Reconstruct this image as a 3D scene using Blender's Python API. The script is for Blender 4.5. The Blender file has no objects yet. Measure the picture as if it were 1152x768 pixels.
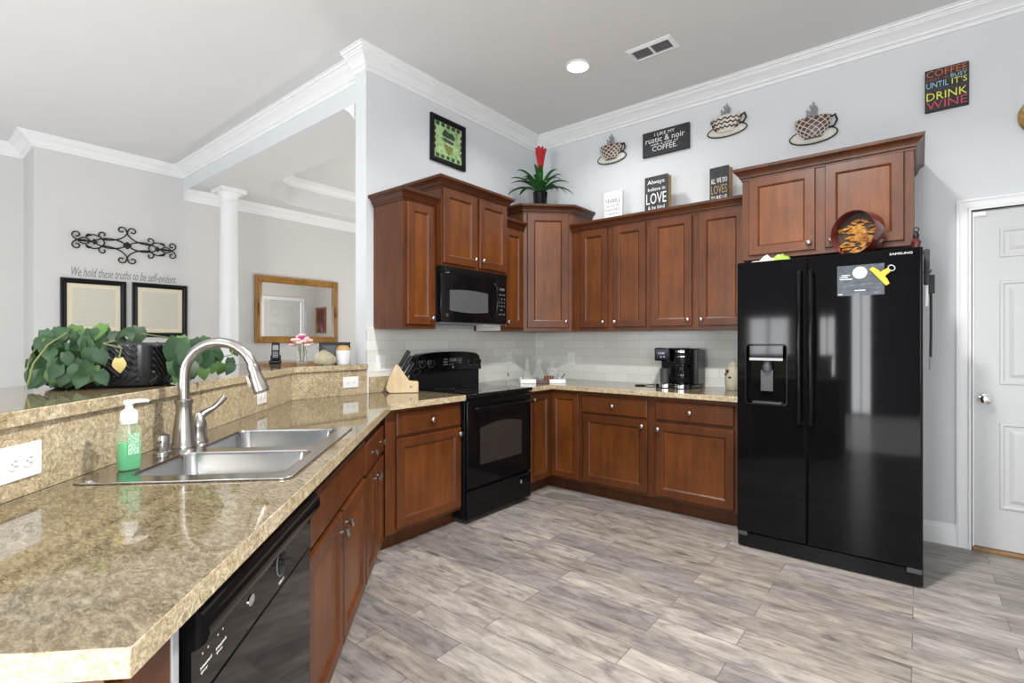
import bpy, bmesh, math, random
from mathutils import Vector, Matrix
random.seed(7)
scene = bpy.context.scene
COL = scene.collection
PI = math.pi
S2 = 2 ** -.5

# ------------------------------------------------------------------ camera
cam_d = bpy.data.cameras.new('camera')
cam = bpy.data.objects.new('camera', cam_d)
COL.objects.link(cam)
cam.location = (3.093, -4.225, 1.289)
cam.rotation_euler = (math.radians(90), 0, math.radians(38.93))
cam_d.sensor_width = 36
cam_d.lens = 567 / 1152 * 36
cam_d.shift_y = -0.0004
cam_d.clip_start = .02
scene.camera = cam

# ------------------------------------------------------------------ world, exposure, daylight
world = bpy.data.worlds.new('sky')
scene.world = world
world.use_nodes = True
bg = world.node_tree.nodes['Background']
bg.inputs[0].default_value = (.75, .86, 1, 1)
bg.inputs[1].default_value = 1.5
scene.view_settings.view_transform = 'Standard'
scene.view_settings.look = 'None'
scene.view_settings.exposure = 0.13
scene.view_settings.gamma = 1
scene.view_settings.use_curve_mapping = False
scene.cycles.max_bounces = 10
scene.cycles.diffuse_bounces = 5
scene.cycles.glossy_bounces = 5
scene.cycles.transmission_bounces = 8
scene.cycles.caustics_reflective = False
scene.cycles.caustics_refractive = False
scene.cycles.sample_clamp_indirect = 6

def area_light(name, loc, direction, sx, sy, power, color=(1, 1, 1), spread=180):
    d = bpy.data.lights.new(name, 'AREA')
    d.shape = 'RECTANGLE'; d.size = sx; d.size_y = sy
    d.energy = power; d.color = color; d.spread = math.radians(spread)
    o = bpy.data.objects.new(name, d)
    COL.objects.link(o)
    o.location = loc
    o.rotation_euler = Vector(direction).to_track_quat('-Z', 'Y').to_euler()
    return o
DAY = (.98, .99, 1)
# daylight standing in the panes of the windows behind and beside the camera, some of them assumed
area_light('patio_door_daylight', (2.3, -8.06, 1.2), (0, 1, 0), .74, 2.3, 115, DAY)
area_light('window_daylight', (.87, -8.06, 1.2), (0, 1, 0), .66, 1.05, 40, DAY)
area_light('window_daylight', (-2.2, -8.06, 1.45), (0, 1, 0), 2.4, 1.5, 12, (1, .99, .97))  # living-room window out of view, assumed for its light
area_light('window_daylight', (4.66, -5.3, 1.5), (-1, 0, 0), 1.8, 1.5, 85, DAY)  # assumed side window out of view, added to light the kitchen
area_light('assumed_dining_daylight', (-2.6, 1.71, 1.5), (.2, -1, 0), .9, 1.3, 22, (1, .95, .9))  # unseen dining window, added to brighten the dining room
area_light('assumed_dining_bounce', (-1.7, .25, .8), (.05, -.15, 1), .5, .35, 26, (1, .93, .86))  # added upward light standing in for an assumed tabletop bounce; no table is built
# upward fill lights added at floor level behind camera and in living room
area_light('floor_fill', (1.9, -6.2, .03), (0, 0, 1), 5.2, 3.4, 145, (1, .99, .98))
area_light('floor_fill', (-2.3, -5.0, .03), (0, 0, 1), 2.0, 2.0, 32, (1, .985, .96))

# ------------------------------------------------------------------ materials
def srgb(r, g, b):
    f = lambda c: c / 12.92 if c <= .04045 else ((c + .055) / 1.055) ** 2.4
    return (f(r / 255), f(g / 255), f(b / 255), 1)

class NT:
    def __init__(s, name):
        s.m = bpy.data.materials.new(name); s.m.use_nodes = True
        s.t = s.m.node_tree; s.b = s.t.nodes['Principled BSDF']
    def n(s, kind, **kw):
        nd = s.t.nodes.new(kind)
        for k, v in kw.items(): setattr(nd, k, v)
        return nd
    def l(s, a, b): s.t.links.new(a, b)
    def coord(s, scale=(1, 1, 1), out='Object', rot=(0, 0, 0)):
        c = s.n('ShaderNodeTexCoord'); m = s.n('ShaderNodeMapping')
        m.inputs['Scale'].default_value = scale; m.inputs['Rotation'].default_value = rot
        s.l(c.outputs[out], m.inputs[0]); return m.outputs[0]
    def noise(s, vec, scale=5, detail=4, rough=.55, dist=0):
        k = s.n('ShaderNodeTexNoise')
        k.inputs['Scale'].default_value = scale; k.inputs['Detail'].default_value = detail
        k.inputs['Roughness'].default_value = rough; k.inputs['Distortion'].default_value = dist
        s.l(vec, k.inputs['Vector']); return k.outputs[0]
    def ramp(s, fac, stops):
        r = s.n('ShaderNodeValToRGB'); e = r.color_ramp.elements
        while len(e) < len(stops): e.new(.5)
        for i, (p, c) in enumerate(stops): e[i].position = p; e[i].color = c
        s.l(fac, r.inputs[0]); return r.outputs[0]
    def mix(s, fac, a, b, mode='MIX'):
        k = s.n('ShaderNodeMix', data_type='RGBA', blend_type=mode)
        for sock, v in ((k.inputs[0], fac), (k.inputs[6], a), (k.inputs[7], b)):
            if isinstance(v, (int, float)): sock.default_value = v
            elif isinstance(v, tuple): sock.default_value = v
            else: s.l(v, sock)
        return k.outputs[2]
    def bump(s, h, strength=.2, dist=.01):
        k = s.n('ShaderNodeBump'); k.inputs['Strength'].default_value = strength
        k.inputs['Distance'].default_value = dist
        s.l(h, k.inputs['Height']); s.l(k.outputs[0], s.b.inputs['Normal'])
    def set(s, **kw):
        names = dict(base='Base Color', rough='Roughness', metal='Metallic', coat='Coat Weight', coatr='Coat Roughness', trans='Transmission Weight',
                     ior='IOR', spec='Specular IOR Level', emit='Emission Color', emits='Emission Strength', sss='Subsurface Weight', alpha='Alpha')
        for k, v in kw.items():
            sock = s.b.inputs[names[k]]
            if isinstance(v, (int, float, tuple)): sock.default_value = v
            else: s.l(v, sock)
        return s
MAT = {}
def plain(name, col, rough=.5, metal=0, var=.0, vs=40, **kw):
    t = NT(name)
    if var:
        v = t.noise(t.coord(), vs, 3)
        lo = tuple(c * (1 - var) for c in col[:3]) + (1,); hi = tuple(min(1, c * (1 + var)) for c in col[:3]) + (1,)
        t.set(base=t.ramp(v, [(.3, lo), (.7, hi)]))
    else: t.set(base=col)
    t.set(rough=rough, metal=metal, **kw)
    MAT[name] = t.m
    return t

t = plain('wall_paint', (.685, .712, .735, 1), .75, var=.012, vs=3)
plain('wall_paint_dimmed', (.15, .165, .18, 1), .75, var=.012, vs=3)  # unseen back wall, darkened in its color so the black appliances reflect less
plain('wall_paint_warm_lit', (.64, .635, .62, 1), .75, var=.012, vs=3)  # same wall paint, with the warmer living and dining light put into its color
plain('ceiling_paint', (.70, .705, .705, 1), .85, var=.01, vs=2)
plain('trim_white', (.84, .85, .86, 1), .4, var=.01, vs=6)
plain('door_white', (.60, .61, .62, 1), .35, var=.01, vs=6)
plain('black_gloss', (.004, .004, .0045, 1), .06, var=.1, vs=20, spec=.2)
plain('black_satin', (.008, .008, .009, 1), .28, var=.1, vs=30, spec=.2)
plain('black_matte', (.018, .018, .019, 1), .6, var=.15, vs=50)
plain('dark_glass', (.006, .0065, .007, 1), .03, var=.05, vs=8, spec=.45)
plain('oven_glass', (.03, .027, .025, 1), .05, var=.1, vs=8)
plain('screen_grey', (.085, .088, .092, 1), .12, var=.06, vs=30)
plain('dark_grey', (.06, .062, .068, 1), .35, var=.08, vs=30)
plain('mid_grey', (.25, .26, .27, 1), .4, var=.05, vs=30)
plain('white_plastic', (.9, .91, .91, 1), .3, var=.01, vs=20)
plain('white_ceramic', (.82, .84, .88, 1), .15, var=.02, vs=20)
plain('white_ink', (.8, .8, .78, 1), .6, var=.05, vs=90)
plain('grey_ink', (.2, .2, .21, 1), .6, var=.05, vs=90)
plain('faint_grey', (.42, .43, .45, 1), .6, var=.05, vs=90)
plain('nickel', (.40, .38, .355, 1), .3, 1, var=.03, vs=60)
plain('chrome', (.8, .8, .82, 1), .08, 1, var=.02, vs=60)
plain('iron', (.012, .011, .011, 1), .45, .3, var=.2, vs=60)
plain('red_flower', (.46, .006, .010, 1), .5, var=.2, vs=40)
plain('yellow_plastic', (.8, .5, .02, 1), .35, var=.05, vs=40)
plain('cream', (.50, .465, .36, 1), .5, var=.1, vs=60)
plain('gold_metal', (.5, .33, .12, 1), .3, .8, var=.25, vs=50)
plain('brown_enamel', (.10, .035, .018, 1), .35, var=.25, vs=70)
plain('cork', (.55, .33, .13, 1), .7, var=.2, vs=120)
plain('stone', (.42, .38, .27, 1), .8, var=.18, vs=45)
plain('oak', (.30, .17, .06, 1), .45, var=.2, vs=40)
plain('red_lacquer', (.11, .012, .008, 1), .2, var=.2, vs=20, coat=.5)
plain('pink_petal', (.8, .55, .5, 1), .6, var=.12, vs=60)
plain('magenta_petal', (.5, .03, .22, 1), .6, var=.2, vs=60)
plain('cloth_grey', (.05, .055, .062, 1), .9, var=.3, vs=150)
plain('chalk_black', (.028, .030, .033, 1), .7, var=.35, vs=30)
plain('orange_ink', (.50, .13, .04, 1), .6, var=.05, vs=50)
plain('rust_ink', (.25, .08, .05, 1), .6, var=.05, vs=50)
plain('blue_ink', (.33, .55, .68, 1), .6, var=.05, vs=50)
plain('yellow_ink', (.78, .75, .10, 1), .6, var=.05, vs=50)
plain('rose_ink', (.52, .06, .09, 1), .6, var=.05, vs=50)
plain('violet_ink', (.13, .07, .13, 1), .6, var=.05, vs=50)
plain('green_ink', (.02, .06, .03, 1), .6, var=.3, vs=60)
plain('olive_ink', (.22, .24, .05, 1), .6, var=.3, vs=60)
plain('tan_ink', (.36, .26, .10, 1), .5, var=.15, vs=50)
plain('copper', (.35, .13, .05, 1), .25, .7, var=.15, vs=40)
plain('dark_red', (.09, .014, .014, 1), .35, var=.2, vs=40)
plain('green_label', (.35, .55, .08, 1), .5, var=.1, vs=40)
plain('soap_label', (.36, .62, .42, 1), .4, var=.5, vs=260)
plain('pearl', (.66, .65, .58, 1), .35, var=.08, vs=60)
plain('coffee', (.20, .10, .05, 1), .4, var=.2, vs=60)
plain('pot_black', (.014, .014, .015, 1), .22, var=.1, vs=40, spec=.6)
plain('box_inside', (.045, .03, .022, 1), .5, var=.3, vs=30)
plain('tank_grey', (.022, .023, .025, 1), .3, var=.08, vs=30)
plain('soil', (.03, .02, .012, 1), .95, var=.4, vs=120)
plain('blue_display', (.008, .009, .028, 1), .1, var=.3, vs=60)
plain('mirror_glass', (.88, .88, .86, 1), .01, 1)
t = NT('lamp_glow').set(base=(1, 1, 1, 1), emit=(1, .97, .92, 1), emits=14); MAT['lamp_glow'] = t.m
def thin_clear(name, tint, body, lo, hi):
    """thin clear wall: see-through in the middle, milky and shiny towards its edges"""
    t = NT(name)
    lw = t.n('ShaderNodeLayerWeight'); lw.inputs[0].default_value = .35
    t.set(base=body, rough=.04, spec=.6, alpha=t.ramp(lw.outputs['Facing'], [(0, (lo, lo, lo, 1)), (1, (hi, hi, hi, 1))])); MAT[name] = t.m
thin_clear('clear_glass', None, (.62, .66, .66, 1), .06, .5)
thin_clear('clear_plastic', None, (.55, .72, .45, 1), .14, .5)
t = NT('green_soap').set(base=(.10, .62, .30, 1), rough=.08, sss=.3); MAT['green_soap'] = t.m

def wood(name, c0, c1, c2, rough=.3, axis='z', coat=.25):
    t = NT(name)
    sc = {'z': (9, 9, .9), 'x': (.9, 9, 9), 'y': (9, .9, 9)}[axis]
    v = t.coord(sc)
    oi = t.n('ShaderNodeObjectInfo')
    g = t.noise(v, 3.2, 6, .65, .6)
    base = t.ramp(g, [(.28, c0), (.5, c1), (.75, c2)])
    blot = t.noise(t.coord((1, 1, .6)), 4.5, 4, .6)
    base = t.mix(.5, base, t.ramp(blot, [(.3, tuple(c * .45 for c in c1[:3]) + (1,)), (.7, c2)]))
    rv = t.n('ShaderNodeMapRange'); rv.inputs[3].default_value = .88; rv.inputs[4].default_value = 1.12
    t.l(oi.outputs['Random'], rv.inputs[0])
    hs = t.n('ShaderNodeHueSaturation'); t.l(rv.outputs[0], hs.inputs['Value']); t.l(base, hs.inputs['Color'])
    fine = t.noise(t.coord(tuple(k * 9 for k in sc)), 3, 2)
    t.set(base=hs.outputs[0], rough=rough, coat=coat, coatr=.15); t.bump(fine, .05, .002)
    MAT[name] = t.m
wood('cherry', srgb(60, 29, 11), srgb(88, 45, 17), srgb(114, 62, 25), .36, coat=.0)
wood('cherry_panel', srgb(72, 35, 11), srgb(102, 54, 18), srgb(130, 74, 28), .36, coat=.0)
wood('cherry_dark', srgb(52, 26, 12), srgb(74, 38, 17), srgb(94, 50, 22), .36, coat=.0)
wood('bamboo', srgb(190, 160, 112), srgb(212, 184, 138), srgb(226, 202, 160), .4)
wood('board_wood', srgb(140, 105, 45), srgb(165, 128, 62), srgb(185, 150, 82), .5)
wood('gilt_wood', srgb(96, 62, 20), srgb(150, 104, 42), srgb(186, 140, 70), .3)

# speckled beige laminate
def laminate(name, rough, streak, lift, size, soft, sat):
    t = NT(name)
    k = lambda r, g, b: srgb(r * lift, g * lift, b * lift)
    c = t.coord()
    d = t.coord((1, streak, 1), rot=(0, 0, .75))
    n1 = t.noise(d, 21 * size, 7, .78, 2.0)
    n2 = t.noise(c, 120, 3, .75)
    n3 = t.noise(c, 6, 4, .6, 1.0)
    n4 = t.noise(d, 62 * size, 4, .75, 1.2)
    base = t.ramp(n1, [(.36, k(88, 76, 50)), (.45, k(142, 124, 90)), (.53, k(180, 161, 124)), (.63, k(218, 204, 174))])
    base = t.mix(t.ramp(n4, [(.38, (soft, soft, soft, 1)), (.49, (0, 0, 0, 1))]), base, k(96, 76, 56))
    base = t.mix(t.ramp(n4, [(.53, (0, 0, 0, 1)), (.64, (soft, soft, soft, 1))]), base, k(224, 208, 180))
    base = t.mix(t.ramp(n2, [(.58, (0, 0, 0, 1)), (.66, (.45, .45, .45, 1))]), base, k(140, 102, 80))
    base = t.mix(.3, base, t.ramp(n3, [(.34, k(122, 112, 76)), (.5, k(166, 146, 108)), (.66, k(194, 175, 140))]))
    hs = t.n('ShaderNodeHueSaturation'); hs.inputs['Saturation'].default_value = sat; t.l(base, hs.inputs['Color'])
    t.set(base=hs.outputs[0], rough=rough, spec=.7); MAT[name] = t.m
laminate('granite', .05, 2.2, .72, .9, .66, 1.0)
laminate('granite_face', .2, 1.0, 1.12, 2.0, .45, .86)

# brushed stainless
t = NT('stainless')
v = t.noise(t.coord((2, 90, 90)), 4, 3)
t.set(base=(.50, .495, .49, 1), metal=1, rough=t.ramp(v, [(.3, (.15, .15, .15, 1)), (.7, (.2, .2, .2, 1))])); MAT['stainless'] = t.m

# glossy subway tile (object x along the wall, z up)
t = NT('subway_tile')
tc = t.n('ShaderNodeTexCoord'); sx = t.n('ShaderNodeSeparateXYZ'); cx = t.n('ShaderNodeCombineXYZ')
t.l(tc.outputs['Object'], sx.inputs[0]); t.l(sx.outputs[0], cx.inputs[0]); t.l(sx.outputs[2], cx.inputs[1])
br = t.n('ShaderNodeTexBrick'); t.l(cx.outputs[0], br.inputs['Vector'])
br.offset = .5
for k, v in (('Scale', 1), ('Mortar Size', .0014), ('Mortar Smooth', .2), ('Bias', 0), ('Brick Width', .23), ('Row Height', .0765)): br.inputs[k].default_value = v
br.inputs['Color1'].default_value = srgb(222, 223, 218); br.inputs['Color2'].default_value = srgb(236, 237, 232); br.inputs['Mortar'].default_value = srgb(196, 198, 196)
wob = t.noise(tc.outputs['Object'], 9, 2)
inv = t.n('ShaderNodeMath', operation='MULTIPLY_ADD'); inv.inputs[1].default_value = -1; inv.inputs[2].default_value = 1
t.l(br.outputs['Fac'], inv.inputs[0])
t.set(base=br.outputs['Color'], rough=.12); t.bump(inv.outputs[0], .4, .002); MAT['subway_tile'] = t.m

# grey wood-look plank floor, planks along x
t = NT('plank_floor')
tc = t.n('ShaderNodeTexCoord')
mp = t.n('ShaderNodeMapping'); mp.inputs['Location'].default_value = (.27, .0865, 0)
t.l(tc.outputs['Object'], mp.inputs[0])
br = t.n('ShaderNodeTexBrick'); t.l(mp.outputs[0], br.inputs['Vector']); br.offset = .37; br.offset_frequency = 2
for k, v in (('Scale', 1), ('Mortar Size', .0016), ('Mortar Smooth', .1), ('Bias', 0), ('Brick Width', .92), ('Row Height', .1445)): br.inputs[k].default_value = v
br.inputs['Color1'].default_value = (0, 0, 0, 1); br.inputs['Color2'].default_value = (1, 1, 1, 1); br.inputs['Mortar'].default_value = (.5, .5, .5, 1)
# shift the grain by a different amount on every plank
sh = t.n('ShaderNodeVectorMath', operation='MULTIPLY_ADD'); sh.inputs[1].default_value = (7, 3, 5)
t.l(br.outputs['Color'], sh.inputs[0]); t.l(tc.outputs['Object'], sh.inputs[2])
gm = t.n('ShaderNodeMapping'); gm.inputs['Scale'].default_value = (1.7, 13, 1); t.l(sh.outputs[0], gm.inputs[0])
g1 = t.noise(gm.outputs[0], 1.6, 7, .68, .9)
gm2 = t.n('ShaderNodeMapping'); gm2.inputs['Scale'].default_value = (3.0, 8, 1); t.l(sh.outputs[0], gm2.inputs[0])
g2 = t.noise(gm2.outputs[0], 2.0, 4, .6, .8)
base = t.ramp(g1, [(.30, srgb(96, 88, 82)), (.43, srgb(154, 145, 137)), (.56, srgb(184, 175, 166)), (.72, srgb(208, 201, 192))])
base = t.mix(.5, base, t.ramp(g2, [(.30, srgb(88, 82, 80)), (.45, srgb(158, 150, 143)), (.66, srgb(206, 196, 182))]))
tone = t.ramp(br.outputs['Color'], [(0, (.72, .72, .735, 1)), (.35, (.92, .87, .81, 1)), (.6, (1.0, .99, .98, 1)), (1, (1.12, 1.10, 1.07, 1))])
base = t.mix(1, base, tone, 'MULTIPLY')
km = t.n('ShaderNodeMapping'); km.inputs['Scale'].default_value = (1.6, 5.5, 1); t.l(sh.outputs[0], km.inputs[0])
kn = t.noise(km.outputs[0], 2.6, 2, .5, .2)
base = t.mix(t.ramp(kn, [(.66, (0, 0, 0, 1)), (.76, (.8, .8, .8, 1))]), base, srgb(88, 80, 76))
fm = t.n('ShaderNodeMapping'); fm.inputs['Scale'].default_value = (5, 90, 1); t.l(sh.outputs[0], fm.inputs[0])
base = t.mix(.22, base, t.ramp(t.noise(fm.outputs[0], 1.5, 5, .75, .6), [(.36, (.42, .40, .39, 1)), (.56, (1, 1, 1, 1))]), 'MULTIPLY')
base = t.mix(br.outputs['Fac'], base, srgb(104, 97, 92))
fh = t.n('ShaderNodeHueSaturation'); fh.inputs['Saturation'].default_value = .78; fh.inputs['Value'].default_value = .77; t.l(base, fh.inputs['Color']); base = fh.outputs[0]
t.set(base=base, rough=.36, spec=.45); t.bump(g1, .06, .003); MAT['plank_floor'] = t.m

# leaves
def leafmat(name, a, b):
    t = NT(name)
    v = t.noise(t.coord(), 14, 3)
    t.set(base=t.ramp(v, [(.3, a), (.7, b)]), rough=.5, sss=.0); MAT[name] = t.m
leafmat('pothos_leaf', (.006, .03, .009, 1), (.028, .085, .022, 1))
leafmat('pothos_light', (.05, .12, .02, 1), (.09, .18, .035, 1))
leafmat('yellow_leaf', (.45, .36, .10, 1), (.62, .50, .20, 1))
leafmat('bromeliad_leaf', (.008, .05, .010, 1), (.04, .20, .035, 1))
leafmat('vine', (.10, .13, .04, 1), (.22, .22, .08, 1))

# aged document paper with fine lines of writing
t = NT('parchment')
tc = t.n('ShaderNodeTexCoord')
w = t.n('ShaderNodeTexWave', bands_direction='Z'); w.inputs['Scale'].default_value = 26; w.inputs['Distortion'].default_value = .3
t.l(tc.outputs['Object'], w.inputs[0])
nm = t.noise(t.coord((150, 150, 50)), 1, 3)
lines = t.mix(1, w.outputs[0], nm, 'MULTIPLY')
t.set(base=t.mix(t.ramp(lines, [(.2, (0, 0, 0, 1)), (.5, (.42, .42, .42, 1))]), srgb(214, 211, 196), srgb(150, 146, 130)), rough=.4); MAT['parchment'] = t.m
plain('mat_board', srgb(224, 215, 190), .6, var=.03, vs=30)
# green print
t = NT('green_print')
v = t.noise(t.coord(), 22, 4); t.set(base=t.ramp(v, [(.3, srgb(112, 150, 86)), (.5, srgb(168, 200, 138)), (.7, srgb(196, 218, 170))]), rough=.3); MAT['green_print'] = t.m
# dark picture seen in the mirror
t = NT('dark_red_print')
v = t.noise(t.coord((1, 1, .4)), 9, 4); t.set(base=t.ramp(v, [(.3, srgb(70, 30, 28)), (.55, srgb(120, 60, 52)), (.75, srgb(170, 160, 150))]), rough=.5); MAT['dark_red_print'] = t.m
# golden foliage relief
t = NT('gold_relief')
v = t.noise(t.coord(), 30, 5, .7); t.set(base=t.ramp(v, [(.35, srgb(90, 52, 14)), (.55, srgb(172, 116, 44)), (.75, srgb(205, 160, 92))]), rough=.45); t.bump(v, .5, .01); MAT['gold_relief'] = t.m
# dark postcard print
t = NT('flyer_print')
v = t.noise(t.coord((1, 1, 2.5)), 18, 5); t.set(base=t.ramp(v, [(.35, srgb(40, 46, 52)), (.6, srgb(64, 72, 80)), (.75, srgb(112, 122, 132))]), rough=.35); MAT['flyer_print'] = t.m

# ------------------------------------------------------------------ mesh helpers
I4 = Matrix.Identity(4)
XZ = Matrix(((1, 0, 0, 0), (0, 0, -1, 0), (0, 1, 0, 0), (0, 0, 0, 1)))   # plane xy -> plane xz, its +z comes out towards -y
def Tr(x, y, z): return Matrix.Translation((x, y, z))
def Rot(ang, ax): return Matrix.Rotation(ang, 4, ax)

class MB:
    def __init__(s): s.bm = bmesh.new()
    def face(s, vs, mi=0):
        try:
            f = s.bm.faces.new(vs); f.material_index = mi; return f
        except ValueError: return None
    def verts(s, pts, M=I4): return [s.bm.verts.new(M @ Vector(p)) for p in pts]
    def box(s, x0, x1, y0, y1, z0, z1, mi=0, M=I4):
        v = s.verts([(x, y, z) for z in (z0, z1) for y in (y0, y1) for x in (x0, x1)], M)
        for q in ((0, 2, 3, 1), (4, 5, 7, 6), (0, 1, 5, 4), (2, 6, 7, 3), (0, 4, 6, 2), (1, 3, 7, 5)): s.face([v[i] for i in q], mi)
        return s
    def loft(s, loops, mi=0, M=I4, cap0=True, cap1=True, closed=True):
        L = [s.verts(l, M) for l in loops]
        n = len(L[0])
        for a, b in zip(L, L[1:]):
            for i in range(n if closed else n - 1):
                s.face([a[i], a[(i + 1) % n], b[(i + 1) % n], b[i]], mi)
        if cap0: s.face(list(reversed(L[0])), mi)
        if cap1: s.face(L[-1], mi)
        return s
    def prism(s, pts, z0, z1, mi=0, M=I4):
        return s.loft([[(x, y, z0) for x, y in pts], [(x, y, z1) for x, y in pts]], mi, M)
    def lathe(s, prof, seg=20, mi=0, M=I4, cap0=True, cap1=True):
        loops = [[(r * math.cos(2 * PI * k / seg), r * math.sin(2 * PI * k / seg), z) for k in range(seg)] for r, z in prof]
        return s.loft(loops, mi, M, cap0, cap1)
    def tube(s, pts, r, seg=8, mi=0, M=I4, closed=False):
        P = [Vector(p) for p in pts]; n = len(P); loops = []
        up = None
        for i, p in enumerate(P):
            if closed: d = P[(i + 1) % n] - P[i - 1]
            else: d = P[min(i + 1, n - 1)] - P[max(i - 1, 0)]
            d.normalize()
            if up is None: up = d.orthogonal().normalized()
            up = (up - d * up.dot(d))
            if up.length < 1e-6: up = d.orthogonal()
            up.normalize(); w = d.cross(up)
            rr = r[i] if isinstance(r, (list, tuple)) else r
            loops.append([p + (up * math.cos(2 * PI * k / seg) + w * math.sin(2 * PI * k / seg)) * rr for k in range(seg)])
        if closed: loops.append(loops[0])
        return s.loft(loops, mi, M, not closed, not closed)
    def ball(s, c, rx, ry=None, rz=None, seg=14, rings=8, mi=0, M=I4):
        ry = ry or rx; rz = rz or rx
        loops = []
        for j in range(rings + 1):
            a = -PI / 2 + PI * j / rings; cr = max(math.cos(a), .02)
            loops.append([(c[0] + rx * cr * math.cos(2 * PI * k / seg), c[1] + ry * cr * math.sin(2 * PI * k / seg), c[2] + rz * math.sin(a)) for k in range(seg)])
        return s.loft(loops, mi, M)
    def sweep(s, path, prof, closed=False, mi=0, M=I4):
        """profile (out, z) carried along a path in plan with mitred corners; 'out' points to the right of travel"""
        P = [Vector(p) for p in path]; n = len(P); loops = []
        for i, p in enumerate(P):
            ds = []
            if closed or i > 0: ds.append((p - P[i - 1]).normalized())
            if closed or i < n - 1: ds.append((P[(i + 1) % n] - p).normalized())
            ns = [Vector((d.y, -d.x)) for d in ds]
            m = ns[0] if len(ns) == 1 else (ns[0] + ns[1]) / (1 + ns[0].dot(ns[1]))
            loops.append([(p.x + m.x * o, p.y + m.y * o, z) for o, z in prof])
        if closed: loops.append(loops[0])
        return s.loft(loops, mi, M, not closed, not closed)
    def slab(s, outer, holes, z0, z1, mi=0, M=I4, side=None):
        """flat slab with holes"""
        top = []; edges = []
        tmp = bmesh.new()
        for lp in [outer] + holes:
            vs = [tmp.verts.new((x, y, 0)) for x, y in lp]
            for i in range(len(vs)): edges.append(tmp.edges.new((vs[i], vs[(i + 1) % len(vs)])))
        bmesh.ops.triangle_fill(tmp, use_beauty=True, use_dissolve=False, edges=edges)
        tris = [[tuple(v.co[:2]) for v in f.verts] for f in tmp.faces]
        tmp.free()
        cache = {}
        def V(p, z):
            k = (round(p[0], 5), round(p[1], 5), z)
            if k not in cache: cache[k] = s.bm.verts.new(M @ Vector((p[0], p[1], z)))
            return cache[k]
        for tri in tris:
            s.face([V(p, z1) for p in tri], mi); s.face([V(p, z0) for p in reversed(tri)], mi)
        for lp in [outer] + holes:
            for i in range(len(lp)):
                a, b = lp[i], lp[(i + 1) % len(lp)]
                s.face([V(a, z0), V(b, z0), V(b, z1), V(a, z1)], mi if side is None else side)
        return s
    def build(s, name, mats, parent=None, bevel=0, smooth=False, seg=2, kind=None):
        bmesh.ops.recalc_face_normals(s.bm, faces=s.bm.faces)
        me = bpy.data.meshes.new(name); s.bm.to_mesh(me); s.bm.free()
        for m in ([mats] if isinstance(mats, str) else mats): me.materials.append(MAT[m])
        o = bpy.data.objects.new(name, me); COL.objects.link(o)
        if parent is not None: o.parent = parent
        if smooth:
            me.shade_smooth()
            me.set_sharp_from_angle(angle=math.radians(smooth if smooth is not True else 40))
        if bevel:
            b = o.modifiers.new('bevel', 'BEVEL'); b.width = bevel; b.segments = seg; b.limit_method = 'ANGLE'; b.angle_limit = math.radians(35)
            b.harden_normals = False
            me.shade_smooth(); me.set_sharp_from_angle(angle=math.radians(35))
        if kind: o['kind'] = kind
        return o

def thing(name, label, cat, loc=(0, 0, 0), rz=0, group=None):
    o = bpy.data.objects.new(name, None); COL.objects.link(o)
    o.empty_display_size = .05
    o.location = loc; o.rotation_euler = (0, 0, rz)
    o['label'] = label; o['category'] = cat
    if group: o['group'] = group
    return o
def tag(o, label, cat, group=None, loc=None, rz=None):
    o['label'] = label; o['category'] = cat
    if group: o['group'] = group
    if loc is not None: o.location = loc
    if rz is not None: o.rotation_euler = (0, 0, rz)
    return o
def structure(mb, name, mat, bevel=0, smooth=False, parent=None): return mb.build(name, mat, parent, bevel, smooth, kind='structure' if parent is None else None)
def copy_thing(o, label=None, group=None, loc=None, rz=None):
    r = o.copy(); COL.objects.link(r)
    if label: r['label'] = label
    if group: r['group'] = group
    if loc is not None: r.location = loc
    if rz is not None: r.rotation_euler = (0, 0, rz)
    for ch in list(o.children):
        c = ch.copy(); COL.objects.link(c); c.parent = r
        for g in list(ch.children):
            d = g.copy(); COL.objects.link(d); d.parent = c
    return r
def rrect(x0, x1, y0, y1, r, n=5):
    out = []
    for cx, cy, a0 in ((x1 - r, y1 - r, 0), (x0 + r, y1 - r, PI / 2), (x0 + r, y0 + r, PI), (x1 - r, y0 + r, 1.5 * PI)):
        out += [(cx + r * math.cos(a0 + PI / 2 * k / n), cy + r * math.sin(a0 + PI / 2 * k / n)) for k in range(n + 1)]
    return out
def pq(a, b, z=0): return ((a + b) * S2, (a - b) * S2, z)
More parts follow.
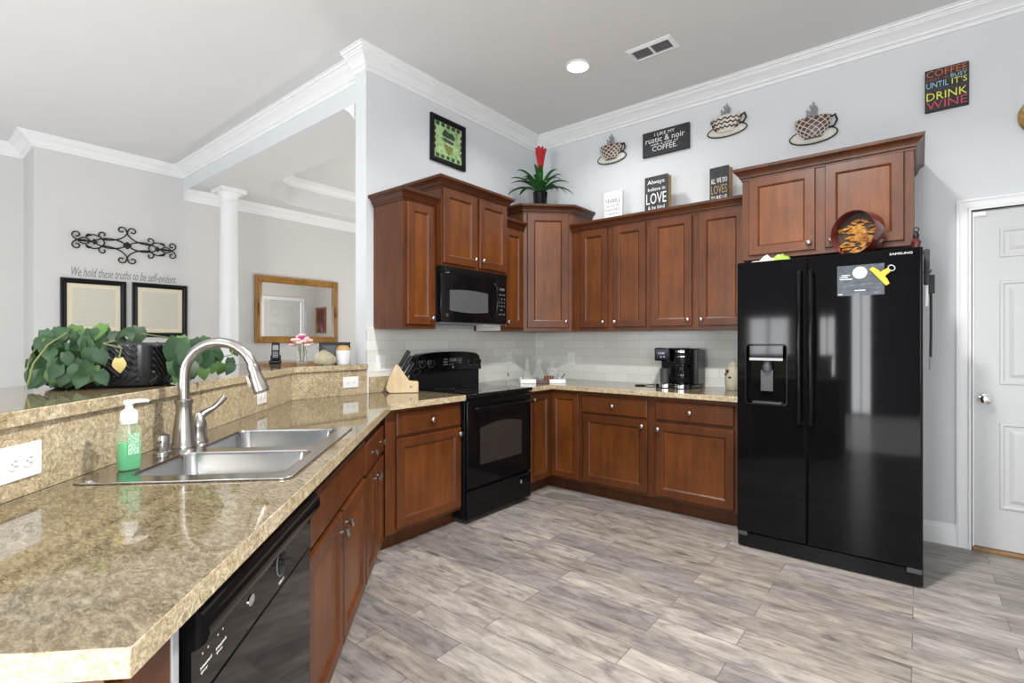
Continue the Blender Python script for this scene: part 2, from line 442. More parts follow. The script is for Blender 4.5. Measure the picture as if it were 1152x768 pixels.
def lettering(name, lines, mats, parent, M, depth=.002, shear=0):
    """lines: (text, x0, x1, z0, z1, material index); fitted into its box, in the plane of M"""
    bm = bmesh.new()
    for tx, x0, x1, y0, y1, mi in lines:
        cu = bpy.data.curves.new('writing', 'FONT'); cu.body = tx; cu.size = 1; cu.resolution_u = 2; cu.shear = shear; cu.extrude = 0
        ob = bpy.data.objects.new('writing', cu); COL.objects.link(ob)
        dg = bpy.context.evaluated_depsgraph_get(); dg.update()
        me = bpy.data.meshes.new_from_object(ob.evaluated_get(dg))
        bpy.data.objects.remove(ob); bpy.data.curves.remove(cu)
        xs = [v.co.x for v in me.vertices]; ys = [v.co.y for v in me.vertices]
        if not xs: continue
        ax, bx, ay, by = min(xs), max(xs), min(ys), max(ys)
        t2 = bmesh.new(); t2.from_mesh(me); bpy.data.meshes.remove(me)
        r = bmesh.ops.extrude_face_region(t2, geom=list(t2.faces))
        for v in r['geom']:
            if isinstance(v, bmesh.types.BMVert): v.co.z += 1
        mp = {}
        for v in t2.verts:
            p = Vector((x0 + (v.co.x - ax) / max(bx - ax, 1e-6) * (x1 - x0), y0 + (v.co.y - ay) / max(by - ay, 1e-6) * (y1 - y0), v.co.z * depth))
            mp[v] = bm.verts.new(M @ p)
        for f in t2.faces:
            try:
                nf = bm.faces.new([mp[v] for v in f.verts]); nf.material_index = mi
            except ValueError: pass
        t2.free()
    k = MB(); k.bm.free(); k.bm = bm
    return k.build(name, mats, parent)

# ------------------------------------------------------------------ the room
CEIL = 3.353
m = MB(); m.box(-7, 4.7, -8.1, 2.4, -.06, 0); structure(m, 'floor', 'plank_floor')
# main ceiling and the lower dining ceiling with its eight-sided tray
m = MB(); m.slab([(-7, -8.1), (4.7, -8.1), (4.7, .1), (-.13, .1), (-.13, -1.99), (-7, -1.99)], [], CEIL, CEIL + .1); structure(m, 'ceiling', 'ceiling_paint')
DC = 3.1
tray = [(-2.89, -1.45), (-.95, -1.45), (-.42, -.88), (-.42, .75), (-.95, 1.3), (-2.89, 1.3), (-3.42, .75), (-3.42, -.88)]
m = MB(); m.slab([(-4.6, -1.95), (-.13, -1.95), (-.13, 2), (-4.6, 2)], [tray], DC, CEIL + .1); structure(m, 'ceiling_dining', 'ceiling_paint')
m = MB(); m.box(-3.5, -.35, -1.5, 1.4, CEIL + .1, CEIL + .16); structure(m, 'ceiling_tray', 'ceiling_paint')
CROWN = [(0, -.112), (.012, -.112), (.016, -.100), (.012, -.094), (.020, -.088), (.030, -.086), (.034, -.076), (.044, -.066), (.058, -.052), (.074, -.041), (.086, -.036), (.088, -.029), (.096, -.027), (.098, -.020), (.112, -.018), (.116, -.008), (.126, -.006), (.126, 0), (0, 0)]
CROWN = [(o * 1.07, h * 1.02) for o, h in CROWN]
def crown(name, path, z, prof=CROWN, closed=False):
    m = MB(); m.sweep(path, [(o, z + h) for o, h in prof], closed); return structure(m, name, 'trim_white', smooth=12)
crown('trim_1', list(reversed(tray)), CEIL + .1, [(o * .8, h * .9) for o, h in CROWN], True)
# walls
m = MB(); m.box(-3.8, -.13, -1.99, -1.95, DC, CEIL); structure(m, 'wall_header', 'wall_paint')
m = MB(); m.slab([(-.13, 0), (3.35, 0), (3.35, 2.09), (4.17, 2.09), (4.17, 0), (4.7, 0), (4.7, CEIL), (-.13, CEIL)], [], -.13, 0, M=XZ)
structure(m, 'wall_fridge', 'wall_paint')
m = MB(); m.box(-.13, 0, -2.065, 0, 0, CEIL); structure(m, 'wall_range', 'wall_paint')
m = MB(); m.box(-4.6, -3.8, -3.31, 1.8, 0, CEIL); structure(m, 'wall_pictures', 'wall_paint_warm_lit')
m = MB(); m.box(-4.6, -4.38, -8.1, -3.31, 0, CEIL); structure(m, 'wall_living', 'wall_paint_warm_lit')
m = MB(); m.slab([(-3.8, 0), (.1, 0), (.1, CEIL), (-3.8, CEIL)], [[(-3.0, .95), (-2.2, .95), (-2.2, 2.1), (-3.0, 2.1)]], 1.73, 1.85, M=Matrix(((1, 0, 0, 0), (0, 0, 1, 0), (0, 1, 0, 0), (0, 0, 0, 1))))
structure(m, 'wall_dining_north', 'wall_paint_warm_lit')
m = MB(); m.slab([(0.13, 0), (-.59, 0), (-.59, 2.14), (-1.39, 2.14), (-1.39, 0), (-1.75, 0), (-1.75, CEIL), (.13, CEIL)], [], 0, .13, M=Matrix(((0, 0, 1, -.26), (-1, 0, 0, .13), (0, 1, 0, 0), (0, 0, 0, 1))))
structure(m, 'wall_dining_east', 'wall_paint_warm_lit')
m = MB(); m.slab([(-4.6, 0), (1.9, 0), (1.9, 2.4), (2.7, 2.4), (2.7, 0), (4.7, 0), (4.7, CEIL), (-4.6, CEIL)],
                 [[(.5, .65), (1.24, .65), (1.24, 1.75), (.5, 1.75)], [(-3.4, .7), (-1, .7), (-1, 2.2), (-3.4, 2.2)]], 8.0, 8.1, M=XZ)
structure(m, 'wall_back', 'wall_paint_dimmed')
m = MB(); m.slab([(-8.1, 0), (.1, 0), (.1, CEIL), (-8.1, CEIL)], [[(-6.2, .75), (-4.4, .75), (-4.4, 2.25), (-6.2, 2.25)]], 4.6, 4.7, M=Matrix(((0, 0, 1, 0), (1, 0, 0, 0), (0, 1, 0, 0), (0, 0, 0, 1))))
structure(m, 'wall_right', 'wall_paint')
def window(name, x0, x1, z0, z1, y, nx, nz, M=I4):
    m = MB()
    for i in range(nx + 1):
        x = x0 + (x1 - x0) * i / nx; w = .035 if i in (0, nx) else .02
        m.box(x - w, x + w, y, y + .05, z0, z1, M=M)
    for i in range(nz + 1):
        z = z0 + (z1 - z0) * i / nz; w = .035 if i in (0, nz) else .014
        m.box(x0, x1, y + .005, y + .045, z - w, z + w, M=M)
    return structure(m, name, 'trim_white')
window('window_1', 1.9, 2.7, 0, 2.4, -8.0, 2, 1)
window('window_2', .5, 1.24, .65, 1.75, -8.0, 2, 1)
window('window_assumed_living', -3.4, -1, .7, 2.2, -8.0, 3, 1)  # assumed window, added behind the living room for daylight
window('window_assumed_side', -6.2, -4.4, .75, 2.25, 0, 2, 1, M=Matrix(((0, -1, 0, 4.65), (1, 0, 0, 0), (0, 0, 1, 0), (0, 0, 0, 1))))  # assumed window, added in the unseen side wall for daylight
window('window_assumed_dining', -3.0, -2.2, .95, 2.1, 1.74, 2, 1)  # assumed window, added in the dining wall for daylight
# crowns: out is to the right of travel
crown('trim_2', [(4.6, 0), (0, 0), (0, -2.065), (-.13, -2.065)][::-1], CEIL)
crown('trim_3', [(-3.8, -1.99), (-.13, -1.99)], CEIL)
crown('trim_4', [(-4.38, -8), (-4.38, -3.31), (-3.8, -3.31), (-3.8, -1.99)], CEIL)
crown('trim_5', [(-3.8, -1.98), (-3.8, 1.73), (-.26, 1.73), (-.26, -1.99)], DC)
# baseboards
BASE = [(0, 0), (.016, 0), (.016, .095), (.012, .112), (.006, .12), (.004, .132), (0, .134)]
def skirt(name, path):
    m = MB(); m.sweep(path, BASE); structure(m, name, 'trim_white', smooth=30)
skirt('baseboard_fridge', [(2.16, 0), (3.28, 0)])
skirt('baseboard_right', [(4.24, 0), (4.6, 0), (4.6, -8)])
skirt('baseboard_living', [(-4.38, -8), (-4.38, -3.31), (-3.8, -3.31), (-3.8, 1.73), (-.26, 1.73), (-.26, 1.45)])

# panelled doors
def panel_door(name, w, h, M, knob=True, mats='door_white'):
    m = MB(); m.box(0, w, 0, .035, .02, h)
    cols = [(.115, w / 2 - .055), (w / 2 + .055, w - .115)]
    for x0, x1 in cols:
        for z0, z1 in ((.265, .79), (1.02, 1.65), (1.79, h - .115)):
            m.sweep([(x0, z0), (x1, z0), (x1, z1), (x0, z1)], [(-.0, 0), (-.004, .006), (-.016, .007), (-.026, -.001), (-.03, -.001)], True, M=XZ)
            m.loft([[(x0 + .042, -.000, z0 + .042), (x1 - .042, -.000, z0 + .042), (x1 - .042, -.000, z1 - .042), (x0 + .042, -.000, z1 - .042)],
                    [(x0 + .062, -.008, z0 + .062), (x1 - .062, -.008, z0 + .062), (x1 - .062, -.008, z1 - .062), (x0 + .062, -.008, z1 - .062)]])
    o = structure(m, name, mats, smooth=20)
    o.matrix_world = M
    return o
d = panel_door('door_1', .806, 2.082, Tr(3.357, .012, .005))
m = MB(); m.lathe([(.031, 0), (.031, .008), (.012, .012), (.011, .035), (.022, .042), (.029, .055), (.026, .068), (.012, .075)], 20, M=Tr(.05, 0, .93) @ Rot(PI / 2, 'X')); m.build('door_knob', 'chrome', d, smooth=True)
m = MB(); m.box(.0, .055, -.016, .0, 2.052, 2.08).box(.012, .042, -.020, -.016, 2.058, 2.075); m.build('door_catch', 'white_plastic', d, .002)
CAS = [(0, 0), (0, .018), (.012, .02), (.02, .013), (.05, .013), (.058, .02), (.07, .018), (.07, 0)]
m = MB(); m.sweep([(3.345, 0), (3.345, 2.098), (4.175, 2.098), (4.175, 0)], [(-o, h) for o, h in CAS], M=XZ)
m.box(3.335, 3.357, 0, .13, 0, 2.095).box(4.163, 4.18, 0, .13, 0, 2.095).box(3.335, 4.18, 0, .13, 2.089, 2.1)
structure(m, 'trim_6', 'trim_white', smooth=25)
m = MB(); m.box(3.35, 4.17, -.02, .13, 0, .02); structure(m, 'trim_7', 'oak', .004)
MD = Matrix(((0, 1, 0, -.245), (-1, 0, 0, 1.385), (0, 0, 1, .005), (0, 0, 0, 1)))
d = panel_door('door_2', .79, 2.125, MD)
m = MB(); m.sweep([(.59, 0), (.59, 2.145), (1.39, 2.145), (1.39, 0)], [(-o, h) for o, h in CAS], M=Matrix(((0, 0, -1, -.26), (1, 0, 0, 0), (0, 1, 0, 0), (0, 0, 0, 1))))
structure(m, 'trim_8', 'trim_white', smooth=25)

# round column by the dining opening
m = MB()
m.lathe([(.16, 0), (.16, .06), (.135, .065), (.15, .10), (.13, .13), (.112, .15), (.108, .9), (.100, 2.0), (.092, 2.93), (.105, 2.94), (.105, 2.955), (.094, 2.965), (.094, 3.0), (.108, 3.03), (.128, 3.055)], 40)
m.box(-.145, .145, -.145, .145, 3.055, 3.1)
o = structure(m, 'column', 'trim_white', smooth=30); o.location = (-3.36, -1.65, 0)

# tile backsplash, thin slabs on the two walls
m = MB(); m.slab([(0, .0), (2.065 - .925, 0), (2.065, 0), (2.065, .4775), (0, .4775)], [], 0, .009, M=XZ)
o = structure(m, 'wall_tile_range', 'subway_tile'); o.location = (0, -2.065, .914); o.rotation_euler = (0, 0, PI / 2)
m = MB(); m.slab([(0.009, 0), (2.17, 0), (2.17, .4775), (.009, .4775)], [], 0, .009, M=XZ)
o = structure(m, 'wall_tile_fridge', 'subway_tile'); o.location = (0, 0, .914)
# half wall that carries the bar
m = MB(); m.prism([pq(-1.875, 4.5)[:2], pq(-1.99, 4.5)[:2], (-.13, -2.69), (-.13, -2.065), (-.0, -2.065), (-.0, -2.655)], 0, 1.085)
structure(m, 'wall_bar', 'wall_paint')

# ------------------------------------------------------------------ cabinets
def knob_part(parent, x, y, z):
    m = MB(); m.lathe([(.006, 0), (.0055, .012), (.008, .016), (.0155, .020), (.0165, .026), (.012, .031), (.004, .033)], 14, M=Tr(x, y, z) @ Rot(PI / 2, 'X'))
    return m.build('knob', 'nickel', parent, smooth=True)
def door_part(root, x0, x1, z0, z1, yf, knob=None, name='door', fr=.055):
    m = MB(); t = .02
    m.loft([[(x0, yf + t, z0), (x1, yf + t, z0), (x1, yf + t, z1), (x0, yf + t, z1)],
            [(x0, yf + .004, z0), (x1, yf + .004, z0), (x1, yf + .004, z1), (x0, yf + .004, z1)],
            [(x0 + .004, yf, z0 + .004), (x1 - .004, yf, z0 + .004), (x1 - .004, yf, z1 - .004), (x0 + .004, yf, z1 - .004)],
            [(x0 + fr, yf, z0 + fr), (x1 - fr, yf, z0 + fr), (x1 - fr, yf, z1 - fr), (x0 + fr, yf, z1 - fr)],
            [(x0 + fr + .006, yf + .004, z0 + fr + .006), (x1 - fr - .006, yf + .004, z0 + fr + .006), (x1 - fr - .006, yf + .004, z1 - fr - .006), (x0 + fr + .006, yf + .004, z1 - fr - .006)],
            [(x0 + fr + .012, yf + .011, z0 + fr + .012), (x1 - fr - .012, yf + .011, z0 + fr + .012), (x1 - fr - .012, yf + .011, z1 - fr - .012), (x0 + fr + .012, yf + .011, z1 - fr - .012)]], cap1=False)
    a = fr + .012
    v = m.verts([(x0 + a, yf + .011, z0 + a), (x1 - a, yf + .011, z0 + a), (x1 - a, yf + .011, z1 - a), (x0 + a, yf + .011, z1 - a)])
    m.face(v, 1)
    o = m.build(name, ['cherry', 'cherry_panel'], root, smooth=15)
    if knob: knob_part(o, knob[0], yf, knob[1])
    return o
def drawer_part(root, x0, x1, z0, z1, yf, knobs=(), name='drawer'):
    m = MB()
    m.loft([[(x0, yf + .02, z0), (x1, yf + .02, z0), (x1, yf + .02, z1), (x0, yf + .02, z1)],
            [(x0, yf + .007, z0), (x1, yf + .007, z0), (x1, yf + .007, z1), (x0, yf + .007, z1)],
            [(x0 + .008, yf, z0 + .008), (x1 - .008, yf, z0 + .008), (x1 - .008, yf, z1 - .008), (x0 + .008, yf, z1 - .008)]])
    o = m.build(name, 'cherry', root, smooth=15)
    for k in knobs: knob_part(o, k, yf, (z0 + z1) / 2)
    return o
CABCROWN = [(0, -.012), (.006, -.012), (.008, 0), (.016, .006), (.020, .022), (.034, .040), (.048, .048), (.050, .060), (.050, .066), (0, .066)]
def cab_crown(root, path, z, sc=1.0):
    m = MB(); m.sweep(path, [(o, z + h * sc) for o, h in CABCROWN]); return m.build('crown_molding', 'cherry_dark', root, smooth=25)
def base_cabinet(label, loc, rz, w, d=.57, hollow=False):
    r = thing('base_cabinet', label, 'cabinet', loc, rz)
    m = MB()
    if hollow: m.box(0, w, 0, .03, .105, .873).box(0, .012, .03, d, .105, .70).box(w - .012, w, .03, d, .105, .70).box(0, w, .03, d, .105, .12)
    else: m.box(0, w, 0, d, .105, .873)
    m.build('carcass', 'cherry', r, .001)
    m = MB(); m.box(0.0, w, .078, .1, 0, .105); m.build('toe_kick', 'cherry', r)
    return r
# -- peninsula run (fronts at a = -1.24, frame at -1.26)
R_PEN = math.radians(135)
r = base_cabinet('wide brown sink base cabinet beside the black dishwasher, plain false front over two doors', pq(-1.26, 3.635), R_PEN, .935, hollow=True)
drawer_part(r, .012, .925, .66, .815, -.02, name='false_front')
door_part(r, .012, .455, .11, .635, -.02, (.425, .565)); door_part(r, .475, .925, .11, .635, -.02, (.505, .575))
r = base_cabinet('narrow brown cabinet in the inner bend of the peninsula, one two-knob drawer over paired doors', pq(-1.26, 2.695), R_PEN, .585)
drawer_part(r, .012, .565, .64, .795, -.02, (.17, .44))
door_part(r, .012, .283, .11, .615, -.02, (.255, .56)); door_part(r, .298, .565, .11, .615, -.02, (.326, .56))
r = base_cabinet('brown end cabinet at the open end of the peninsula, left of the black dishwasher', pq(-1.26, 4.465), R_PEN, .135)
m = MB(); m.box(.003, .117, -.02, 0, .11, .84); m.build('front_panel', 'cherry', r, .003)
m = MB(); m.box(.117, .135, -.022, .0, .02, .865); m.build('filler_strip', 'faint_grey', r, .001)
# -- range wall (front frame at x = .58)
R_RNG = PI / 2
r = base_cabinet('brown single drawer and door base cabinet between the peninsula bend and the range', (.58, -2.335, 0), R_RNG, .642, .55)
drawer_part(r, .075, .632, .702, .848, -.02, (.355,)); door_part(r, .075, .632, .13, .684, -.02, (.607, .645))
# -- corner base with two doors at a right angle
r = thing('base_cabinet', 'brown corner base cabinet with two doors folded at a right angle beside the range', 'cabinet', (0, 0, 0), 0)
m = MB(); m.prism([(.02, -.02), (.02, -.92), (.58, -.92), (.58, -.58), (.885, -.58), (.885, -.02)], .105, .873); m.build('carcass', 'cherry', r, .001)
m = MB(); m.prism([(.48, -.92), (.502, -.92), (.502, -.502), (.885, -.502), (.885, -.48), (.48, -.48)], 0, .105); m.build('toe_kick', 'cherry_dark', r)
def rot_mesh(o, M): o.data.transform(M)
o = door_part(r, 0, .285, .115, .848, -.02, (.03, .80), fr=.05); MM = Tr(.58, -.89, 0) @ Rot(PI / 2, 'Z'); rot_mesh(o, MM); rot_mesh(o.children[0], MM)
o = door_part(r, .60, .875, .125, .848, -.02, fr=.05); rot_mesh(o, Tr(0, -.58, 0))
# -- fridge wall
r = base_cabinet('brown drawer and door base cabinet under the counter next to the corner cabinet', (.885, -.58, 0), 0, .628, .56)
drawer_part(r, .02, .598, .70, .843, -.02, (.31,)); door_part(r, .035, .598, .13, .685, -.02, (.56, .638))
r = base_cabinet('brown drawer and door base cabinet beside the black refrigerator', (1.513, -.58, 0), 0, .64, .56)
drawer_part(r, .035, .598, .70, .843, -.02, (.298,)); door_part(r, .035, .598, .13, .678, -.02, (.06, .63))
# -- wall cabinets
def wall_cabinet(label, loc, rz, w, d, h, crown_path=None, csc=1.0, mat='cherry'):
    r = thing('wall_cabinet', label, 'cabinet', loc, rz)
    m = MB(); m.box(0, w, 0, d, 0, h); m.build('carcass', mat, r, .001)
    if crown_path: cab_crown(r, crown_path, h, csc)
    return r
ZU = 1.377
r = wall_cabinet('brown one-door wall cabinet at the free end of the range wall, its side panel showing', (.335, -2.005, ZU), R_RNG, .303, .33, .895, [(0, .33), (0, 0), (.303, 0)])
door_part(r, .03, .275, .03, .88, -.02, (.247, .075))
r = wall_cabinet('tall-standing brown two-door wall cabinet right above the black microwave', (.39, -1.70, 1.842), R_RNG, .755, .385, .578, [(0, .385), (0, 0), (.755, 0), (.755, .385)])
door_part(r, .012, .362, .018, .563, -.02, (.335, .075)); door_part(r, .398, .732, .018, .563, -.02, (.425, .075))
r = wall_cabinet('slim brown one-door wall cabinet between the microwave and the diagonal corner cabinet', (.335, -.943, ZU), R_RNG, .29, .33, .895, [(0, 0), (.29, 0)])
door_part(r, .02, .27, .03, .88, -.02, (.045, .075))
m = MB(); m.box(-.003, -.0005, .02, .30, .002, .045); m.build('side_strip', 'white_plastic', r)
r = thing('wall_cabinet', 'brown diagonal corner wall cabinet with one door below the potted red flower', 'cabinet', (.335, -.65, ZU), PI / 4)
L = (.315 * 2 ** .5)
inv = Matrix.Rotation(-PI / 4, 3, 'Z')
def dl(x, y): v = inv @ Vector((x - .335, y + .65, 0)); return (v.x, v.y)
m = MB(); m.prism([dl(.01, -.01), dl(.01, -.65), dl(.335, -.65), dl(.65, -.335), dl(.65, -.01)], 0, 1.068); m.build('carcass', 'cherry', r, .001)
cab_crown(r, [dl(.0, -.65), dl(.335, -.65), dl(.65, -.335), dl(.65, -.0)], 1.068)
door_part(r, .035, L - .035, .033, 1.053, -.02, (L - .063, .085), fr=.06)
r = wall_cabinet('brown two-door wall cabinet beside the diagonal corner cabinet, white sign on top', (.652, -.335, ZU), 0, .73, .33, .895, [(0, 0), (.73, 0)])
door_part(r, .092, .362, .03, .88, -.02, (.325, .075)); door_part(r, .415, .71, .03, .88, -.02, (.437, .075))
r = wall_cabinet('brown two-door wall cabinet next to the refrigerator top cabinet, black book-shaped sign on top', (1.382, -.335, ZU), 0, .76, .33, .895, [(0, 0), (.76, 0)])
door_part(r, .022, .355, .03, .88, -.02, (.328, .075)); door_part(r, .405, .735, .03, .88, -.02, (.43, .075))
r = wall_cabinet('deep brown two-door wall cabinet above the black refrigerator', (2.165, -.60, 1.83), 0, .905, .598, .545, [(0, .598), (0, 0), (.905, 0), (.905, .598)])
door_part(r, .042, .427, .027, .535, -.02, (.395, .07)); door_part(r, .478, .862, .03, .535, -.02, (.515, .07))

# ------------------------------------------------------------------ worktops
r = thing('countertop', 'speckled beige countertop along the peninsula, holding the steel sink', 'countertop')
xi = .64
yi = -1.2 / S2 - xi
outer = [pq(-1.2, 4.51)[:2], (xi, yi), (xi, -1.697), (.012, -1.697), (.012, -2.623), pq(-1.845, 4.51)[:2]]
SA0, SA1, SB0, SB1 = -1.81, -1.25, 2.93, 3.757
hole = [pq(a, b)[:2] for a, b in ((SA0 + .03, SB0 + .03), (SA1 - .03, SB0 + .03), (SA1 - .03, SB1 - .03), (SA0 + .03, SB1 - .03))]
m = MB(); m.slab(outer, [hole], .874, .914, side=1); m.build('slab', ['granite', 'granite_face'], r, .002)
m = MB(); m.box(.011, .03, -2.05, -1.699, .9145, 1.03); m.build('upstand', 'granite_face', r, .002)
m = MB(); m.slab([(.012, -.012), (.012, -.922), (xi, -.922), (xi, -xi), (2.17, -xi), (2.17, -.012)], [], .876, .914, side=1)
tag(m.build('countertop', ['granite', 'granite_face'], None, .002), 'speckled beige L-shaped countertop in the corner, under the coffee maker', 'countertop')
r = thing('bar_counter', 'raised speckled beige bar ledge behind the sink with the leafy planter', 'counter')
m = MB(); m.slab([pq(-1.832, 4.53)[:2], (.028, -2.6188), (.028, -2.068), (-.135, -2.068), (-.135, -2.0), (-1.42, -2.0), pq(-2.40, .6)[:2], pq(-2.40, 4.53)[:2]], [], 1.087, 1.125, side=1); m.build('ledge', ['granite', 'granite_face'], r, .003)
m = MB(); m.prism([pq(-1.846, 4.5)[:2], (.011, -2.6225), (.011, -2.067), (.0005, -2.067), (.0005, -2.651), pq(-1.873, 4.5)[:2]], .915, 1.0865); m.build('facing', 'granite_face', r)

# sink
r = thing('kitchen_sink', 'double-bowl stainless steel drop-in sink set in the beige countertop', 'sink', pq(-1.53, 3.3435, .914), R_PEN)
# local x = 3.3435 - b ; local y = -(a + 1.53)
W2, D2 = (SB1 - SB0) / 2, (SA1 - SA0) / 2
bowls = [(-.352, -.055, -.240, .172), (.008, .358, -.225, .165)]
m = MB(); m.slab(rrect(-W2, W2, -D2, D2, .035), [rrect(x0, x1, y0, y1, .036)[::-1] for x0, x1, y0, y1 in bowls], .0005, .006)
m.build('rim', 'stainless', r, .002)
for x0, x1, y0, y1 in bowls:
    m = MB(); lo = []
    for k, (ins, z, rr) in enumerate(((0, .006, .036), (.004, -.004, .038), (.010, -.12, .045), (.022, -.15, .05), (.05, -.162, .05))):
        lo.append([(x, y, z) for x, y in rrect(x0 + ins, x1 - ins, y0 + ins, y1 - ins, rr)])
    m.loft(lo, cap0=False)
    b = m.build('bowl', 'stainless', r, smooth=50)
    m = MB(); m.lathe([(.045, -.1615), (.045, -.158), (.036, -.157), (.03, -.16), (.0, -.16)], 20, M=Tr((x0 + x1) / 2, (y0 + y1) / 2 + .03, 0)); m.build('drain', 'chrome', b, smooth=True)
for x in (-.395, .20):
    m = MB(); m.lathe([(.011, .006), (.010, .009), (.004, .010)], 12, M=Tr(x, .235, 0)); m.build('hole_cover', 'chrome', r, smooth=True)

# faucet and its companions, all on the sink's back ledge
def sk(a, b): return pq(a, b, .9205)
r = thing('kitchen_faucet', 'tall brushed nickel gooseneck faucet with pull-down spray head at the sink', 'faucet', sk(-1.755, 3.30), R_PEN)
m = MB(); m.lathe([(.038, 0), (.038, .008), (.034, .014), (.033, .05), (.029, .085), (.0245, .12), (.0245, .145), (.0285, .156), (.029, .163), (.024, .167)], 24); m.build('body', 'nickel', r, smooth=True)
pts = [(0, 0, .155)] + [(0, 0, .155 + .08 * k / 4) for k in range(1, 5)]
RR = .117
for k in range(1, 15):
    a = PI - (PI * .93) * k / 14
    pts.append((0, -(RR + RR * math.cos(a)), .247 + RR * math.sin(a)))
m = MB(); m.tube(pts, .0172, 16); m.build('spout', 'nickel', r, smooth=True)
e = Vector(pts[-1]); dr = (e - Vector(pts[-2])).normalized()
q = dr.to_track_quat('Z', 'Y').to_matrix().to_4x4()
m = MB(); m.lathe([(.018, -.012), (.0205, 0), (.0195, .01), (.021, .03), (.0255, .06), (.0275, .085), (.023, .092)], 18, M=Tr(*e) @ q); m.box(-.008, .008, -.033, -.022, .02, .06, M=Tr(*e) @ q)
m.build('spray_head', 'nickel', r, .001, smooth=True)
r = thing('faucet_handle', 'brushed nickel single lever faucet handle beside the gooseneck faucet', 'faucet handle', sk(-1.755, 3.205), R_PEN)
m = MB(); m.lathe([(.034, 0), (.034, .006), (.030, .012), (.028, .04), (.030, .055), (.030, .062), (.028, .07), (.02, .09), (.009, .104)], 20); m.build('base', 'nickel', r, smooth=True)
m = MB(); m.tube([(0, 0, .082), (.02, -.012, .100), (.05, -.03, .114), (.078, -.045, .136), (.092, -.053, .152)], [.016, .014, .0095, .011, .012], 12); m.build('lever', 'nickel', r, smooth=True)
r = thing('soap_dispenser', 'small brushed nickel built-in soap dispenser between the soap bottle and faucet', 'dispenser', sk(-1.768, 3.405), R_PEN)
m = MB(); m.lathe([(.026, 0), (.026, .006), (.019, .01), (.022, .02), (.024, .045), (.02, .06), (.006, .066)], 18); m.build('base', 'nickel', r, smooth=True)
m = MB(); m.tube([(-.02, -.005, .042), (-.05, -.012, .042), (-.062, -.015, .04)], [.005, .005, .004], 8); m.build('nozzle', 'nickel', r, smooth=True)
r = thing('soap_bottle', 'clear pump bottle of green hand soap standing at the sink edge', 'soap bottle', sk(-1.742, 3.617), math.radians(100))
o2 = lambda k: [(x, y, 0) for x, y in rrect(-.028 * k, .028 * k, -.020 * k, .020 * k, .015 * k, 4)]
def lvl(k, z): return [(x, y, z) for x, y, _ in o2(k)]
m = MB(); m.loft([lvl(.86, 0), lvl(1, .006), lvl(1.0, .11), lvl(.9, .122), lvl(.45, .132), lvl(.42, .138)]); m.build('bottle', 'clear_plastic', r, smooth=50)
m = MB(); m.loft([lvl(.84, .002), lvl(.97, .007), lvl(.97, .079)]); m.build('liquid', 'green_soap', r, smooth=50)
m = MB(); m.lathe([(.02, .132), (.021, .14), (.021, .162), (.017, .17), (.010, .174), (.009, .186), (.014, .189), (.014, .197), (.004, .2)], 18)
m.tube([(0, 0, .193), (.02, .0, .194), (.045, 0, .193), (.05, 0, .19)], [.007, .006, .0045, .004], 8); m.tube([(0, 0, .02), (0, 0, .135)], .003, 6)
m.build('pump', 'white_plastic', r, smooth=True)
m = MB(); m.box(-.012, .016, -.0215, -.0203, .045, .105); m.build('label_sticker', 'soap_label', r)

# ------------------------------------------------------------------ dishwasher
r = thing('dishwasher', 'black built-in dishwasher under the peninsula countertop', 'dishwasher', pq(-1.26, 4.305), R_PEN)
W = .662
m = MB(); m.box(.004, W, .0, .55, .10, .72).box(.004, W, 0, .02, .72, .865); m.build('tub', 'black_matte', r)
m = MB(); m.box(0, W, -.028, 0, .105, .69); m.build('door', 'black_gloss', r, .006)
prof = [(.002, .69), (-.028, .692), (-.028, .782), (-.040, .788), (-.052, .798), (-.057, .813), (-.054, .830), (-.044, .845), (-.028, .853), (.002, .856)]
m = MB(); m.loft([[(0, y, z) for y, z in prof], [(W, y, z) for y, z in prof]]); m.build('control_panel', 'black_gloss', r, smooth=35)
m = MB(); m.box(.02, W - .02, .03, .05, 0, .1); m.build('toe_panel', 'black_matte', r)
m = MB(); m.lathe([(.030, 0), (.030, .003), (.026, .004)], 24, M=Tr(.418, -.028, .748) @ Rot(PI / 2, 'X')); m.box(-.03, .03, -.018, -.002, -.007, .007, M=Tr(.418, -.028, .748) @ Rot(.35, 'Y'))
o = m.build('cycle_dial', 'black_satin', r, .002)
m = MB(); m.lathe([(.033, 0), (.033, .0015)], 24, M=Tr(.418, -.0282, .748) @ Rot(PI / 2, 'X')); m.build('dial_ring', 'mid_grey', o)
lettering('lettering', [('NORMAL', .395, .441, .770, .776, 0)], ['white_ink'], r, Tr(0, -.0285, 0) @ XZ, .0006)
lettering('lettering', [('HEAVY', .40, .436, .700, .706, 0)], ['white_ink'], r, Tr(0, -.0285, 0) @ XZ, .0006)
m = MB(); m.lathe([(.011, 0), (.011, .002)], 18, M=Tr(.236, -.028, .748) @ Rot(PI / 2, 'X') @ Matrix.Diagonal((1.4, 1, 1, 1))); m.build('badge', 'chrome', r)
m = MB(); m.box(.165, .20, -.034, -.026, .785, .80); m.build('latch', 'black_satin', r, .002)
lines = []
for k in range(2):
    x = .03 + .055 * k
    lines += [('Option', x, x + .032, .774, .780, 0), ('o', x + .003, x + .007, .758, .762, 0), ('o', x + .022, x + .026, .758, .762, 0), ('Heated', x - .002, x + .036, .735, .740, 0), ('Dry', x, x + .022, .726, .731, 0)]
lettering('lettering', lines, ['white_ink'], r, Tr(0, -.0285, 0) @ XZ, .0006)

